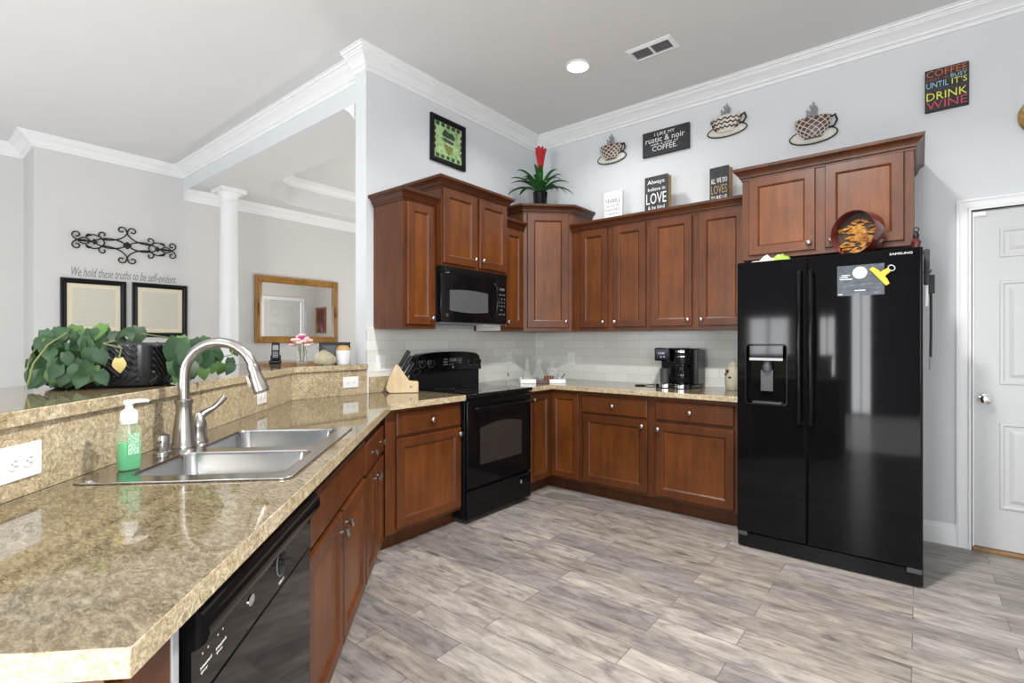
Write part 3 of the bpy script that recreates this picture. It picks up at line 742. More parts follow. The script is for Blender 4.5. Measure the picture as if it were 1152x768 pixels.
# ------------------------------------------------------------------ range
r = thing('range', 'black freestanding electric range with oven between the base cabinets', 'range', (.60, -1.688, 0), R_RNG)
W = .756; YF = -.05
m = MB(); m.box(.003, W - .003, -.012, .575, .032, .895); m.build('body', 'black_satin', r, .003)
for x in (.05, W - .05):
    for y in (.03, .5):
        m = MB(); m.lathe([(.02, 0), (.02, .034)], 10, M=Tr(x, y, 0)); m.build('leveling_foot', 'black_matte', r)
m = MB(); m.loft([[(x, y, z) for x, y in rrect(0, W, YF - .005 + ins, .575, .012, 3)] for ins, z in ((.004, .893), (0, .898), (0, .910), (.006, .916))]); m.build('cooktop', 'dark_glass', r, smooth=30)
for x, y, rr in ((.2, .14, .1), (.2, .40, .08), (.56, .14, .08), (.56, .40, .1)):
    m = MB(); m.lathe([(rr, .9162), (rr, .9166), (rr - .003, .9167), (rr - .003, .9162)], 32, M=Tr(x, y, 0), cap0=False, cap1=False); m.build('burner_ring', 'dark_grey', r)
def arch(x0, x1, z0, z1, rise, n=10): return [(x0, z0), (x1, z0)] + [(x1 + (x0 - x1) * k / n, z1 + rise * math.sin(PI * k / n)) for k in range(n + 1)]
m = MB(); m.box(.006, W - .006, YF + .012, 0, .245, .868); od = None
od = m.build('oven_door', 'black_gloss', r, .008)
m = MB(); m.prism(arch(.137, .622, .40, .665, .028), 0, .0025, M=Tr(0, YF + .012, 0) @ XZ); m.build('window', 'oven_glass', od)
m = MB(); m.tube([(.05, YF + .012, .81), (.05, YF - .03, .81), (.09, YF - .04, .812), (W / 2, YF - .046, .815), (W - .09, YF - .04, .812), (W - .05, YF - .03, .81), (W - .05, YF + .012, .81)], .012, 10)
m.box(.02, .10, YF + .0, YF + .013, .79, .83).box(W - .1, W - .02, YF, YF + .013, .79, .83)
m.build('handle', 'black_gloss', od, .002)
m = MB(); m.box(.006, W - .006, YF + .014, 0, .032, .225)
m.loft([[(.006, YF + .014, .215), (W - .006, YF + .014, .215), (W - .006, YF + .014, .235), (.006, YF + .014, .235)], [(.02, YF + .002, .222), (W - .02, YF + .002, .222), (W - .02, YF + .006, .233), (.02, YF + .006, .233)]])
o = m.build('storage_drawer', 'black_gloss', r, .005)
m = MB(); m.lathe([(.016, 0), (.016, .0015)], 18, M=Tr(.62, YF + .014, .175) @ Rot(PI / 2, 'X') @ Matrix.Diagonal((.6, 1, 1, 1))); m.build('badge', 'mid_grey', o)
# backguard
m = MB(); m.box(.01, W - .01, .535, .595, .905, 1.06); 
m.build('back_riser', 'black_satin', r, .004)
pf = [(.000, 1.045), (W, 1.045)] + [(W - .025 * math.sin(k / 6 * PI / 2) - .02 * (k == 6), 1.06 + .115 * (k / 6)) for k in range(1, 7)] + [(W * .5 + (W * .5 - .05) * math.cos(PI * k / 12), 1.175 + .028 * math.sin(PI * k / 12)) for k in range(1, 12)] + [(.025 * math.sin(k / 6 * PI / 2) + .02 * (k == 6), 1.06 + .115 * (k / 6)) for k in range(6, 0, -1)]
m = MB(); m.prism(pf, -.597, -.512, M=Matrix(((1, 0, 0, 0), (0, 0, -1, 0), (0, 1, 0, 0), (0, 0, 0, 1))))
bgd = m.build('backguard', 'black_gloss', r, .005)
for x in (.075, .165, .62, .70):
    m = MB(); m.lathe([(.027, 0), (.025, .012), (.020, .016), (.02, .03), (.004, .031)], 20, M=Tr(x, .512, 1.115) @ Rot(PI / 2, 'X')); m.box(-.005, .005, -.034, -.012, -.02, .02, M=Tr(x, .512, 1.115)); o = m.build('knob', 'black_satin', bgd, smooth=35)
    pts = [(x + .034 * math.cos(a), .5105, 1.115 + .034 * math.sin(a)) for a in [math.radians(-220 + 260 * k / 14) for k in range(15)]]
    m = MB(); m.tube(pts, .0012, 5); m.build('dial_mark', 'mid_grey', o)
m = MB(); m.box(.31, .50, .5095, .513, 1.11, 1.16); o = m.build('clock_panel', 'dark_glass', bgd, .001)
lettering('lettering', [('BAKE', .30, .34, 1.135, 1.145, 0), ('BROIL', .295, .345, 1.115, 1.124, 0), ('12:00', .37, .44, 1.122, 1.147, 0), ('CLOCK', .46, .51, 1.14, 1.149, 0), ('START', .46, .51, 1.122, 1.131, 0), ('OFF', .47, .5, 1.105, 1.113, 0), ('CLEAN', .29, .345, 1.095, 1.103, 0), ('TIMER', .36, .41, 1.095, 1.103, 0)], ['mid_grey'], bgd, Tr(0, .509, 0) @ XZ, .0006)
m = MB(); m.lathe([(.009, 0), (.009, .002)], 16, M=Tr(.405, .512, 1.075) @ Rot(PI / 2, 'X')); m.build('badge', 'chrome', bgd)

# ------------------------------------------------------------------ microwave
r = thing('microwave', 'black over-the-range microwave oven under the tall two-door wall cabinet', 'microwave', (.335, -1.698, 1.43), R_RNG)
W = .751; H = .411
m = MB(); m.box(0, W, 0, .325, .0, H - .001); m.build('body', 'black_satin', r, .003)
m = MB(); m.loft([[(0, 0, 0), (0, -.05, 0), (.03, -.068, 0), (.59, -.075, 0), (.59, 0, 0)], [(0, 0, H - .045), (0, -.05, H - .045), (.03, -.068, H - .045), (.59, -.075, H - .045), (.59, 0, H - .045)]])
dr_ = m.build('door', 'black_gloss', r, .004)
m = MB(); m.prism([(.07, .085)] + [(.07 + .42 * k / 8, .085 - .012 * math.sin(PI * k / 8)) for k in range(1, 9)] + [(.49 - .42 * k / 8, .235 + .012 * math.sin(PI * k / 8)) for k in range(0, 9)], .0705, .0745, M=XZ); m.build('window', 'screen_grey', dr_)
m = MB(); m.tube([(.555, -.072, .035), (.56, -.105, .06), (.562, -.118, .18), (.56, -.105, .30), (.553, -.072, .325)], .010, 10); m.build('handle', 'black_gloss', dr_, smooth=True)
m = MB(); m.lathe([(.014, 0), (.014, .002)], 18, M=Tr(.045, -.069, .05) @ Rot(PI / 2, 'X')); m.build('badge', 'chrome', dr_)
m = MB(); m.loft([[(.592, 0, 0), (.592, -.075, 0), (.73, -.068, 0), (W, -.05, 0), (W, 0, 0)], [(.592, 0, H - .045), (.592, -.075, H - .045), (.73, -.068, H - .045), (W, -.05, H - .045), (W, 0, H - .045)]])
cp = m.build('control_panel', 'black_gloss', r, .004)
ln = []
for j in range(6):
    for k, w in enumerate(('1 4 7', '2 5 8', '3 6 9')): pass
for j, row in enumerate(('1  2  3', '4  5  6', '7  8  9', '0')): ln.append((row, .625 + .018 * (j == 3), .70 - .03 * (j == 3), .20 - .03 * j, .211 - .03 * j, 0))
ln += [('TIME', .625, .66, .235, .243, 0), ('POWER', .668, .705, .235, .243, 0), ('START', .625, .66, .075, .083, 0), ('STOP', .668, .70, .075, .083, 0), ('12:00', .635, .695, .275, .295, 0)]
lettering('lettering', ln, ['mid_grey'], cp, Tr(0, -.0725, 0) @ XZ, .002)
m = MB(); m.box(0, W, -.06, 0, H - .043, H - .001)
for k in range(3): m.box(.02, W - .02, -.063, -.06, H - .036 + .011 * k, H - .031 + .011 * k)
m.build('vent_grille', 'black_satin', r, .002)
m = MB(); m.box(.02, W - .02, -.05, .30, -.008, 0); m.build('underside_panel', 'mid_grey', r, .002)
m = MB(); m.box(.50, .68, -.03, .06, -.018, -.008); m.build('lamp_cover', 'white_plastic', r, .003)

# ------------------------------------------------------------------ refrigerator
r = thing('refrigerator', 'tall black side-by-side refrigerator with a water and ice dispenser', 'refrigerator', (2.198, -.86, 0), 0)
W = .914
m = MB(); m.box(.004, W - .004, .075, .80, .02, 1.765); m.build('cabinet_body', 'black_satin', r, .004)
m = MB(); m.loft([[(x, y, z) for x, y in rrect(.002, W - .002, .012, .1, .01, 3)] for z in (.012, .092)]); m.build('base_grille', 'black_satin', r, smooth=30)
for x0, x1 in ((.01, .06), (W - .07, W - .006)):
    m = MB(); m.box(x0, x1, .002, .02, .075, .1); m.build('lower_hinge', 'dark_grey', r, .002)
def fridge_door(x0, x1, hole=None):
    m = MB()
    if hole:
        hx0, hx1, hz0, hz1 = hole
        for lp in (0,):
            m.slab([(x0, .103), (x1, .103), (x1, 1.778), (x0, 1.778)], [rrect(hx0, hx1, hz0, hz1, .02)[::-1]], -.012, 0, M=XZ)
        m.box(x0, x1, .012, .068, .103, hz0 - .03); m.box(x0, x1, .012, .068, hz1 + .03, 1.778)
        m.box(x0, hx0 - .012, .012, .068, hz0 - .03, hz1 + .03); m.box(hx1 + .012, x1, .012, .068, hz0 - .03, hz1 + .03)
    else:
        m.loft([[(x, y, z) for x, y in rrect(x0, x1, 0, .068, .012, 4)] for z in (.103, 1.778)])
    return m
HO = (.052, .282, .902, 1.268)
fd = fridge_door(.003, .381, HO).build('freezer_door', 'black_gloss', r, .003)
rd = fridge_door(.389, W - .003).build('fridge_door', 'black_gloss', r, .002, smooth=35)
for x, dd, nm in ((.351, fd, 'handle'), (.41, rd, 'handle')):
    pts = [(x, .0, .80), (x, -.03, .81), (x, -.045, .86), (x, -.052, 1.25), (x, -.045, 1.64), (x, -.03, 1.69), (x, .0, 1.70)]
    m = MB(); m.tube(pts, .013, 12); m.build(nm, 'black_gloss', dd, smooth=True)
# dispenser: bezel, recess, controls, paddle, tray
m = MB(); m.sweep(rrect(HO[0], HO[1], HO[2], HO[3], .02), [(-.003, .0), (-.003, .003), (.002, .003), (.002, -.0)], True, M=XZ); bz = m.build('dispenser', 'black_satin', fd)
m = MB(); m.box(HO[0] - .005, HO[1] + .005, .062, .066, HO[2] - .005, HO[3] + .005)
for x in (HO[0] - .004, HO[1]): m.box(x, x + .004, .010, .066, HO[2] - .005, HO[3] + .005)
m.box(HO[0], HO[1], .01, .066, HO[2] - .004, HO[2]); m.box(HO[0], HO[1], .01, .066, HO[3], HO[3] + .004); m.build('dispenser_recess', 'black_gloss', fd)
m = MB(); m.box(HO[0] + .02, HO[1] - .02, .004, .05, 1.175, 1.262); o = m.build('dispenser_controls', 'black_gloss', fd, .003)
m = MB(); m.box(HO[0] + .022, HO[1] - .022, .0, .004, 1.170, 1.186); m.build('button_strip', 'faint_grey', o, .001)
m = MB(); m.lathe([(.024, 1.10), (.03, 1.13), (.022, 1.172)], 16, M=Tr(.167, .04, 0)); m.box(.13, .2, .036, .044, .98, 1.11, M=I4); m.build('dispenser_paddle', 'dark_grey', fd, .002)
m = MB(); m.loft([[(x, y, z) for x, y in rrect(HO[0] + .03 - .0, HO[1] - .03, .02, .06, .012)] for z in (.906, .915)]); m.build('drip_tray', 'dark_grey', fd)
lettering('lettering', [('SAMSUNG', .772, .868, 1.747, 1.7585, 0)], ['white_ink'], rd, XZ, .0015)
# on the refrigerator
r = thing('flyer', 'dark grey printed card held on the refrigerator door by a yellow clip', 'card', (2.734, -.8605, 1.541), 0)
m = MB(); m.box(0, .214, -.0012, 0, 0, .168); m.build('card', 'flyer_print', r)
m = MB(); m.lathe([(.033, 0), (.033, .0006)], 24, M=Tr(.105, -.0012, .125) @ Rot(PI / 2, 'X')); m.build('round_print', 'white_ink', r)
m = MB()
for x0, x1, z in ((.012, .07, .092), (.012, .05, .103), (.02, .06, .114), (.08, .13, .028), (.005, .025, .008)): m.box(x0, x1, -.0017, -.0012, z - .002, z + .002)
m.box(.085, .125, -.0021, -.0018, .122, .128); m.build('fine_print', 'white_ink', r)
r = thing('bag_clip', 'yellow magnetic bag clip with a ring handle on the refrigerator door', 'clip', (2.93, -.8635, 1.64), 0)
Mr = Rot(math.radians(-40), 'Y')
MR = Rot(math.radians(52), 'Y')
m = MB(); m.prism([(-.06, -.014), (.06, -.014), (.06, .006), (.03, .014), (-.03, .014), (-.06, .006)], .0, .014, M=MR @ XZ); m.prism([(-.016, .01), (.016, .01), (.012, .05), (-.012, .05)], .002, .013, M=MR @ XZ); m.build('jaw', 'yellow_plastic', r, .003)
m = MB(); m.tube([(.016 * math.cos(a), -.008, .062 + .013 * math.sin(a)) for a in [2 * PI * k / 16 for k in range(16)]], .003, 6, M=MR, closed=True); m.build('ring', 'faint_grey', r, smooth=True)
r = thing('round_box', 'round red-brown lacquered box with golden leaf relief standing on the refrigerator', 'box', (2.80, -.785, 1.7785), math.radians(-27))
m = MB()
cr = .126
def ring(rad, y): return [(rad * math.cos(2 * PI * k / 40), y, .126 + rad * math.sin(2 * PI * k / 40)) for k in range(40)]
m.loft([ring(.124, .085), ring(cr, .08), ring(cr, -.005), ring(cr - .004, -.005), ring(cr - .006, .06)], cap1=False, cap0=True); m.build('rim', 'red_lacquer', r, smooth=40)
m = MB(); m.loft([ring(cr - .007, .055), ring(cr - .007, .06)]); bk = m.build('back_panel', 'box_inside', r)
m = MB(); rn = random.Random(3)
for k in range(64):
    a = rn.uniform(0, 2 * PI); rad = rn.uniform(.01, .112); x = rad * math.cos(a); z = .112 + rad * math.sin(a) * .9
    if (x / .117) ** 2 + ((z - .126) / .117) ** 2 > .85: continue
    an = rn.uniform(-.5, .5); l = rn.uniform(.018, .035)
    m.loft([[(-l, 0, -.002), (-l, 0, .002), (-l, .004, 0)], [(0, -.004, -.008), (0, -.004, .008), (0, .006, 0)], [(l, 0, -.002), (l, 0, .002), (l, .004, 0)]], M=Tr(x, .05, z) @ Rot(an, 'Y'))
m.build('leaf_relief', 'gold_relief', bk, smooth=True)
r = thing('snack_bag', 'white and lime green plastic bag lying flat on the refrigerator', 'bag', (2.365, -.715, 1.7795), math.radians(4))
def blob(x0, x1, h, mi): pass
m = MB(); n = 12
m.loft([[(-.13 + .26 * k / n, y * (.5 + .5 * math.sin(PI * (k + .5) / (n + 1))), (.045 + .018 * math.sin(k * 1.7)) * math.sin(PI * (k + .3) / (n + .6)) * (1 - (y / .07) ** 2) + .002) for y in (-.07, -.045, 0, .045, .07)] for k in range(n + 1)], closed=True); o = m.build('wrapper', 'white_plastic', r, smooth=60)
m = MB(); m.loft([[(-.01 + .13 * k / n, y * (.5 + .5 * math.sin(PI * (k + .5) / (n + 1))), .004 + (.05 + .006 * math.sin(k * 2.1)) * math.sin(PI * (k + .6) / (n + 1.2)) * (1 - (y / .075) ** 2)) for y in (-.073, -.045, 0, .045, .073)] for k in range(n + 1)], closed=True); m.build('lime_band', 'green_label', r, smooth=60)
r = thing('figurine', 'small dark red lantern ornament on the refrigerator corner near the wall', 'ornament', (3.08, -.62, 1.7655), 0)
m = MB(); m.lathe([(.022, 0), (.024, .02), (.02, .06), (.024, .075), (.012, .095)], 12); m.build('body', 'dark_red', r, smooth=40)
m = MB(); m.lathe([(.008, .09), (.014, .10), (.014, .12), (.005, .135)], 10); m.tube([(.012 * math.cos(a), 0, .145 + .012 * math.sin(a)) for a in [2 * PI * k / 10 for k in range(10)]], .003, 6, closed=True); m.build('top_ring', 'iron', r, smooth=True)
r = thing('hanging_brush', 'grey-bristled brush with a white handle hanging on the refrigerator side', 'brush', (3.1095, -.70, 1.48), 0)
m = MB(); m.box(.002, .028, -.03, .03, .11, .305); m.build('bristles', 'cloth_grey', r, .01)
m = MB(); m.box(.006, .022, -.012, .012, -.005, .115); m.build('handle', 'white_plastic', r, .004)
m = MB(); m.lathe([(.012, 0), (.012, .006), (.004, .008), (.004, .02)], 12, M=Tr(-.0, 0, .29) @ Rot(PI / 2, 'Y')); m.build('magnet_hook', 'iron', r)
r = thing('lanyard', 'black lanyard with a grey tag hanging beside the brush', 'lanyard', (3.1095, -.64, 1.13), 0)
m = MB(); m.tube([(.03, 0, .52), (.034, .006, .40), (.034, -.004, .2), (.032, 0, .07)], .007, 6); m.box(.022, .05, -.018, .018, .42, .52); m.build('strap', 'black_matte', r, .002)
m = MB(); m.box(.026, .034, -.02, .02, 0, .075); m.build('tag', 'mid_grey', r, .002)
m = MB(); m.tube([(-.0, 0, .535), (.03, 0, .535), (.036, 0, .55)], .004, 6); m.build('hook', 'iron', r)

# ------------------------------------------------------------------ things on the corner counter
CT = .9145
r = thing('coffee_maker', 'black dual coffee maker with chrome plates on the counter by the tile wall', 'coffee maker', (1.43, -.33, CT), 0)
m = MB(); m.loft([[(x, y, z) for x, y in rrect(0, .29, -.0, .25, .03)] for z in (0, .03)]); m.build('base', 'black_satin', r, .003)
for x in (.075, .205):
    m = MB(); m.lathe([(.062, 0.006), (.062, .034), (.055, .037), (.01, .036)], 28, M=Tr(x, .05, 0)); m.build('warming_plate', 'chrome', r, smooth=40)
m = MB(); m.box(.0, .29, .13, .25, .03, .315); m.build('tower', 'black_satin', r, .008)
m = MB(); m.box(.0, .13, -.01, .135, .215, .32); hd = m.build('brew_head', 'black_gloss', r, .01)
m = MB(); m.box(.012, .118, -.0125, -.0095, .23, .31); o = m.build('display', 'blue_display', hd, .001)
lettering('lettering', [('12:00', .035, .085, .27, .285, 0), ('o o', .05, .09, .245, .255, 0)], ['white_ink'], o, Tr(0, -.0125, 0) @ XZ, .0006)
m = MB(); m.lathe([(.064, .20), (.066, .24), (.066, .315), (.06, .32)], 28, M=Tr(.205, .06, 0)); bh = m.build('brew_basket', 'black_satin', r, smooth=40)
m = MB(); m.lathe([(.0672, .285), (.0672, .30)], 28, M=Tr(.205, .06, 0), cap0=False, cap1=False); m.lathe([(.0672, .25), (.0672, .256)], 28, M=Tr(.205, .06, 0), cap0=False, cap1=False); m.build('chrome_band', 'chrome', bh, smooth=True)
m = MB(); m.lathe([(.05, .04), (.062, .06), (.062, .12), (.048, .165), (.046, .19)], 28, M=Tr(.205, .055, 0)); cf = m.build('carafe', 'dark_glass', r, smooth=40)
m = MB(); m.tube([(.15, .02, .175), (.135, .0, .17), (.13, -.01, .12), (.145, .0, .075), (.16, .01, .07)], .008, 8); m.build('handle', 'black_satin', cf, smooth=True)
m = MB(); m.lathe([(.036, .04), (.04, .15), (.041, .155)], 20, M=Tr(.065, .05, 0)); m.build('travel_mug', 'dark_grey', r, smooth=40)
m = MB(); m.box(.288, .325, .06, .24, .03, .31); m.build('water_tank', 'tank_grey', r, .01)
r = thing('canister', 'cream ceramic canister with a dark flower motif beside the refrigerator', 'canister', (1.985, -.17, CT), 0)
m = MB(); m.lathe([(.045, 0), (.052, .01), (.056, .06), (.055, .13), (.048, .165), (.042, .18), (.044, .188)], 28); m.build('jar', 'cream', r, smooth=40)
m = MB(); m.lathe([(.044, .188), (.046, .194), (.02, .204), (.012, .212), (.006, .216)], 20); m.build('lid', 'cream', r, smooth=40)
m = MB()
for a, z in ((-2.05, .145), (-2.35, .12), (-1.7, .10)): m.ball((.053 * math.cos(a), .053 * math.sin(a), z), .013, .013, .016 if z > .14 else .008, 8, 6)
m.build('flower_motif', 'dark_red', r, smooth=True)
r = thing('spoon_rest', 'black metal spoon rest lying on the counter in front of the tile', 'spoon rest', (1.27, -.25, CT), math.radians(15))
m = MB(); m.lathe([(.035, 0), (.045, .003), (.05, .008), (.046, .008), (.03, .005)], 20); m.build('bowl', 'iron', r, smooth=40)
m = MB(); m.tube([(.045, 0, .007), (.09, .01, .010), (.12, .012, .007)], .005, 8); m.build('stem', 'iron', r, smooth=True)
# serving tray with decanters
TA = math.radians(39)
tc0 = Vector((.435, -.50, CT))
r = thing('serving_tray', 'white-edged serving tray with a brown center on the corner counter', 'tray', tc0, TA)
m = MB(); m.box(-.2, .2, -.1, .1, 0, .008); m.build('bottom', 'brown_enamel', r)
m = MB()
for x0, x1 in ((-.205, -.06), (.06, .205)): m.box(x0, x1, -.112, -.1, 0, .036); m.box(x0, x1, .1, .112, 0, .036)
for x in (-.205, .193): m.box(x, x + .012, -.112, .112, 0, .036)
m.build('white_rail', 'white_plastic', r, .002)
m = MB(); m.box(-.06, .06, -.110, -.1, 0, .026).box(-.06, .06, .1, .11, 0, .026); m.build('wood_insert', 'cherry_dark', r, .002)
def on_tray(x, y): v = Matrix.Rotation(TA, 3, 'Z') @ Vector((x, y, .0085)); return tuple(tc0 + v)
def glassware(name, label, cat, prof, x, y, stop=None, mat='clear_glass', group=None):
    r = thing(name, label, cat, on_tray(x, y), 0, group)
    m = MB(); inner = [(max(rr - .003, .001), z + .004 if i == 0 else z) for i, (rr, z) in enumerate(prof)]
    m.lathe(prof + inner[::-1], 20, cap0=True, cap1=True); m.build('vessel', mat, r, smooth=40)
    if stop:
        m = MB(); m.lathe(stop, 16); m.build('stopper', mat, r, smooth=40)
    return r
glassware('decanter', 'slender long-necked clear glass decanter on the white-edged tray', 'decanter', [(.045, 0), (.047, .02), (.036, .07), (.016, .12), (.013, .19), (.018, .205)], -.135, .03)
glassware('decanter', 'round-bellied clear glass decanter with stopper, middle of the serving tray', 'decanter', [(.045, 0), (.06, .03), (.058, .07), (.03, .11), (.016, .125), (.02, .15)], -.027, .034, [(.012, .145), (.012, .155), (.026, .165), (.026, .185), (.02, .19)])
glassware('decanter', 'square-shouldered clear glass decanter with broad stopper on the serving tray', 'decanter', [(.055, 0), (.057, .01), (.057, .10), (.04, .12), (.016, .13), (.02, .15)], .098, .036, [(.012, .145), (.012, .155), (.028, .16), (.03, .175), (.026, .185)])
for x, lab in ((-.085, 'low clear tumbler in front of the slender decanter'), (-.02, 'low clear tumbler in front of the round-bellied decanter'), (.13, 'low clear tumbler at the serving tray end away from the range')):
    glassware('tumbler', lab, 'glass', [(.024, 0), (.027, .05)], x, -.055)
for x, lab in ((.035, 'copper shot cup on the serving tray, next to the clear tumbler'), (.08, 'copper shot cup on the serving tray, the further one from the range')):
    glassware('shot_cup', lab, 'cup', [(.017, 0), (.02, .055)], x, -.055, mat='copper')
r = thing('pourer', 'little clear oil pourer with a dark spout beside the tray', 'bottle', (.235, -.735, CT), 0)
m = MB(); m.lathe([(.02, 0), (.022, .03), (.01, .05), (.008, .065)], 14); m.build('vessel', 'clear_glass', r, smooth=40)
m = MB(); m.tube([(0, 0, .062), (-.008, .0, .08), (-.018, 0, .09)], [.006, .005, .003], 8); m.build('spout', 'iron', r, smooth=True)
r = thing('scoop', 'small dark scoop resting on the tray end', 'scoop', on_tray(.17, .0), TA)
m = MB(); m.lathe([(.012, 0), (.02, .012), (.02, .02), (.016, .014)], 14, M=Tr(0, 0, .0)); m.build('cup', 'iron', r, smooth=True)
m = MB(); m.tube([(.0, .0, .016), (.02, .01, .05), (.04, .015, .07)], .004, 8); m.build('stem', 'iron', r, smooth=True)

# knife block
KA = math.atan2(.20, .15)
r = thing('knife_block', 'light wood knife block on the counter beside the black range', 'knife block', (.158, -1.868, CT), KA)
kp = [(-.118, .03), (-.10, .004), (-.085, 0), (.115, 0), (.115, .082), (.045, .088), (-.035, .205), (-.048, .205), (-.10, .085)]
kp = [(-.115, .045), (-.108, .015), (-.088, 0), (.115, 0), (.115, .080), (.048, .088), (-.030, .205), (-.046, .208), (-.095, .11)]
m = MB(); m.prism(kp, -.055, .055, M=XZ); m.build('block', 'bamboo', r, .005)
m = MB(); m.box(-.008, .008, -.001, .001, -.008, .008, M=Tr(.06, -.0555, .045)); m.build('maker_mark', 'mid_grey', r)
def kb(x, y, z): return r.matrix_basis @ Vector((x, y, z))
kbl = Vector((.158, -1.868, CT)); RK = Matrix.Rotation(KA, 4, 'Z')
dirv = Vector((.50, 0, .866))
kk = 0
proto = None
for row, (fx, fz, n, ln) in enumerate(((-.018, .187, 3, .135), (.004, .153, 4, .13), (.026, .118, 4, .115))):
    for j in range(n):
        y = -.038 + .076 * j / (n - 1)
        base = Vector((fx, y, fz))
        lab = ('black knife handle standing in the top row of the wooden block', 'black knife handle standing in the middle row of the wooden block', 'black knife handle standing in the low row of the wooden block')[row]
        o = thing('kitchen_knife', lab, 'knife', Tr(*kbl) @ RK @ base, KA, ('knives in the top row of the block', 'knives in the middle row of the block', 'knives in the low row of the block')[row])
        q = dirv.to_track_quat('Z', 'Y').to_matrix().to_4x4()
        m = MB(); m.loft([[(x * .75, yy * .8, .006) for x, yy in rrect(-.0095, .0095, -.0135, .0135, .006, 3)], [(x, yy, .02) for x, yy in rrect(-.0095, .0095, -.0135, .0135, .006, 3)], [(x * .9, yy, ln * .6) for x, yy in rrect(-.0095, .0095, -.0135, .0135, .006, 3)], [(x * 1.15, yy, ln) for x, yy in rrect(-.0095, .0095, -.0135, .0135, .006, 3)]], M=q); m.build('handle', 'black_satin', o, smooth=35)
        m = MB(); m.lathe([(.0085, -.004), (.0085, .007)], 10, M=q); m.build('bolster', 'chrome', o)
o = thing('kitchen_scissors', 'black-handled scissors stuck in the lowest slot of the wooden knife block', 'scissors', Tr(*kbl) @ RK @ Vector((.05, -.0, .093)), KA)
m = MB()
for sgn in (-1, 1): m.tube([(.03 * math.cos(a) + .05, sgn * .020 + .012 * math.sin(a) * 1.2, .055 + .02 * math.sin(a) + .012 * math.cos(a)) for a in [2 * PI * k / 14 for k in range(14)]], .006, 7, closed=True)
m.tube([(.0, 0, 0), (.03, .008, .04)], .007, 7); m.tube([(.0, 0, 0), (.03, -.008, .04)], .007, 7); m.build('finger_loop', 'black_satin', o, smooth=True)

# ------------------------------------------------------------------ outlets
def outlet(label, loc, rz, w, h, horizontal=False, switch=False):
    r = thing('outlet', label, 'outlet' if not switch else 'switch', loc, rz)
    m = MB(); m.box(-w / 2, w / 2, -.005, 0, -h / 2, h / 2); m.build('cover_plate', 'white_plastic', r, .002)
    m = MB()
    for s in (-1, 1):
        M = Tr(s * .021 if horizontal else 0, -.005, 0 if horizontal else s * .021)
        m.lathe([(.0165, 0), (.0165, .002), (.015, .0025)], 18, M=M @ Rot(PI / 2, 'X'))
    rc = m.build('socket', 'white_plastic', r, smooth=40)
    m = MB()
    for s in (-1, 1):
        M = Tr(s * .021 if horizontal else 0, -.0078, 0 if horizontal else s * .021)
        if horizontal: M = M @ Rot(PI / 2, 'Y')
        for x in (-.006, .006): m.box(x - .001, x + .001, -.0008, .0, 0, .008, M=M)
        m.lathe([(.0022, 0), (.0022, .0008)], 8, M=M @ Tr(0, 0, -.006) @ Rot(PI / 2, 'X'))
    m.build('slot', 'mid_grey', rc)
    return r
outlet('white outlet lying sideways in the bar facing, closest to the camera', pq(-1.8455, 3.853, 1.0), R_PEN, .124, .084, True)
outlet('white outlet lying sideways in the bar facing behind the faucet spray head', pq(-1.8455, 2.36, .993), R_PEN, .124, .078, True)
outlet('white outlet lying sideways in the stone facing under the white jar', (.0115, -2.2, 1.003), R_RNG, .122, .076, True)
outlet('white upright outlet on the tile beside the knife block', (.0095, -1.945, 1.125), R_RNG, .078, .118)
outlet('white upright outlet on the tile behind the range end of the serving tray', (.0095, -.447, 1.125), R_RNG, .075, .118)
outlet('white upright outlet on the tile beneath the two-door wall cabinets', (.438, -.0095, 1.12), 0, .078, .125)

# ------------------------------------------------------------------ wall decor over the cabinets
def plank_sign(name, label, cat, loc, rz, w, h, d, face_mat, edge_mat, lines, inks, shear=0, rim=None):
    r = thing(name, label, cat, loc, rz)
    m = MB(); m.box(0, w, -d, 0, 0, h); m.build('board', edge_mat, r, .002)
    m = MB(); m.box(.003, w - .003, -d - .0008, -d, .003, h - .003); m.build('face', face_mat, r)
    lettering('lettering', lines, inks, r, Tr(0, -d - .0008, 0) @ XZ, .0012, shear)
    return r
plank_sign('wall_sign', 'dark grey plank sign about coffee hanging between two coffee cup plaques', 'sign', (1.19, -.001, 2.905), 0, .412, .213, .03, 'chalk_black', 'black_matte',
           [('I LIKE MY', .11, .29, .165, .192, 0), ('rustic & noir', .03, .375, .11, .158, 0), ('with a side of', .075, .32, .085, .103, 0), ('COFFEE.', .09, .31, .035, .078, 0)], ['tan_ink' if 0 else 'white_ink'])
plank_sign('wall_sign', 'small colorful lettered sign about coffee and wine near the door', 'sign', (3.122, -.001, 2.757), 0, .211, .265, .03, 'chalk_black', 'black_matte',
           [('COFFEE', .008, .203, .215, .257, 0), ('KEEPS ME', .008, .115, .190, .207, 1), ('BUSY', .125, .203, .188, .210, 2), ('UNTIL', .008, .115, .145, .182, 2), ("IT'S", .13, .203, .145, .182, 3), ('ACCEPTABLE TO', .008, .203, .122, .138, 4), ('DRINK', .008, .203, .068, .116, 3), ('WINE', .008, .203, .012, .060, 5)],
           ['orange_ink', 'rust_ink', 'blue_ink', 'yellow_ink', 'violet_ink', 'rose_ink'])
TOPZ = ZU + .896
plank_sign('box_sign', 'small white lettered block sign standing on the cabinet beside the corner cabinet', 'sign', (.905, -.17, TOPZ), 0, .175, .335, .035, 'white_plastic', 'white_plastic',
           [('SHARE', .015, .16, .235, .275, 0), ('LAUGHTER', .02, .155, .20, .22, 0), ('KINDNESS', .015, .16, .165, .187, 0), ('together', .02, .155, .13, .15, 0), ('* * * *', .015, .16, .29, .305, 1)], ['dark_grey', 'grey_ink'])
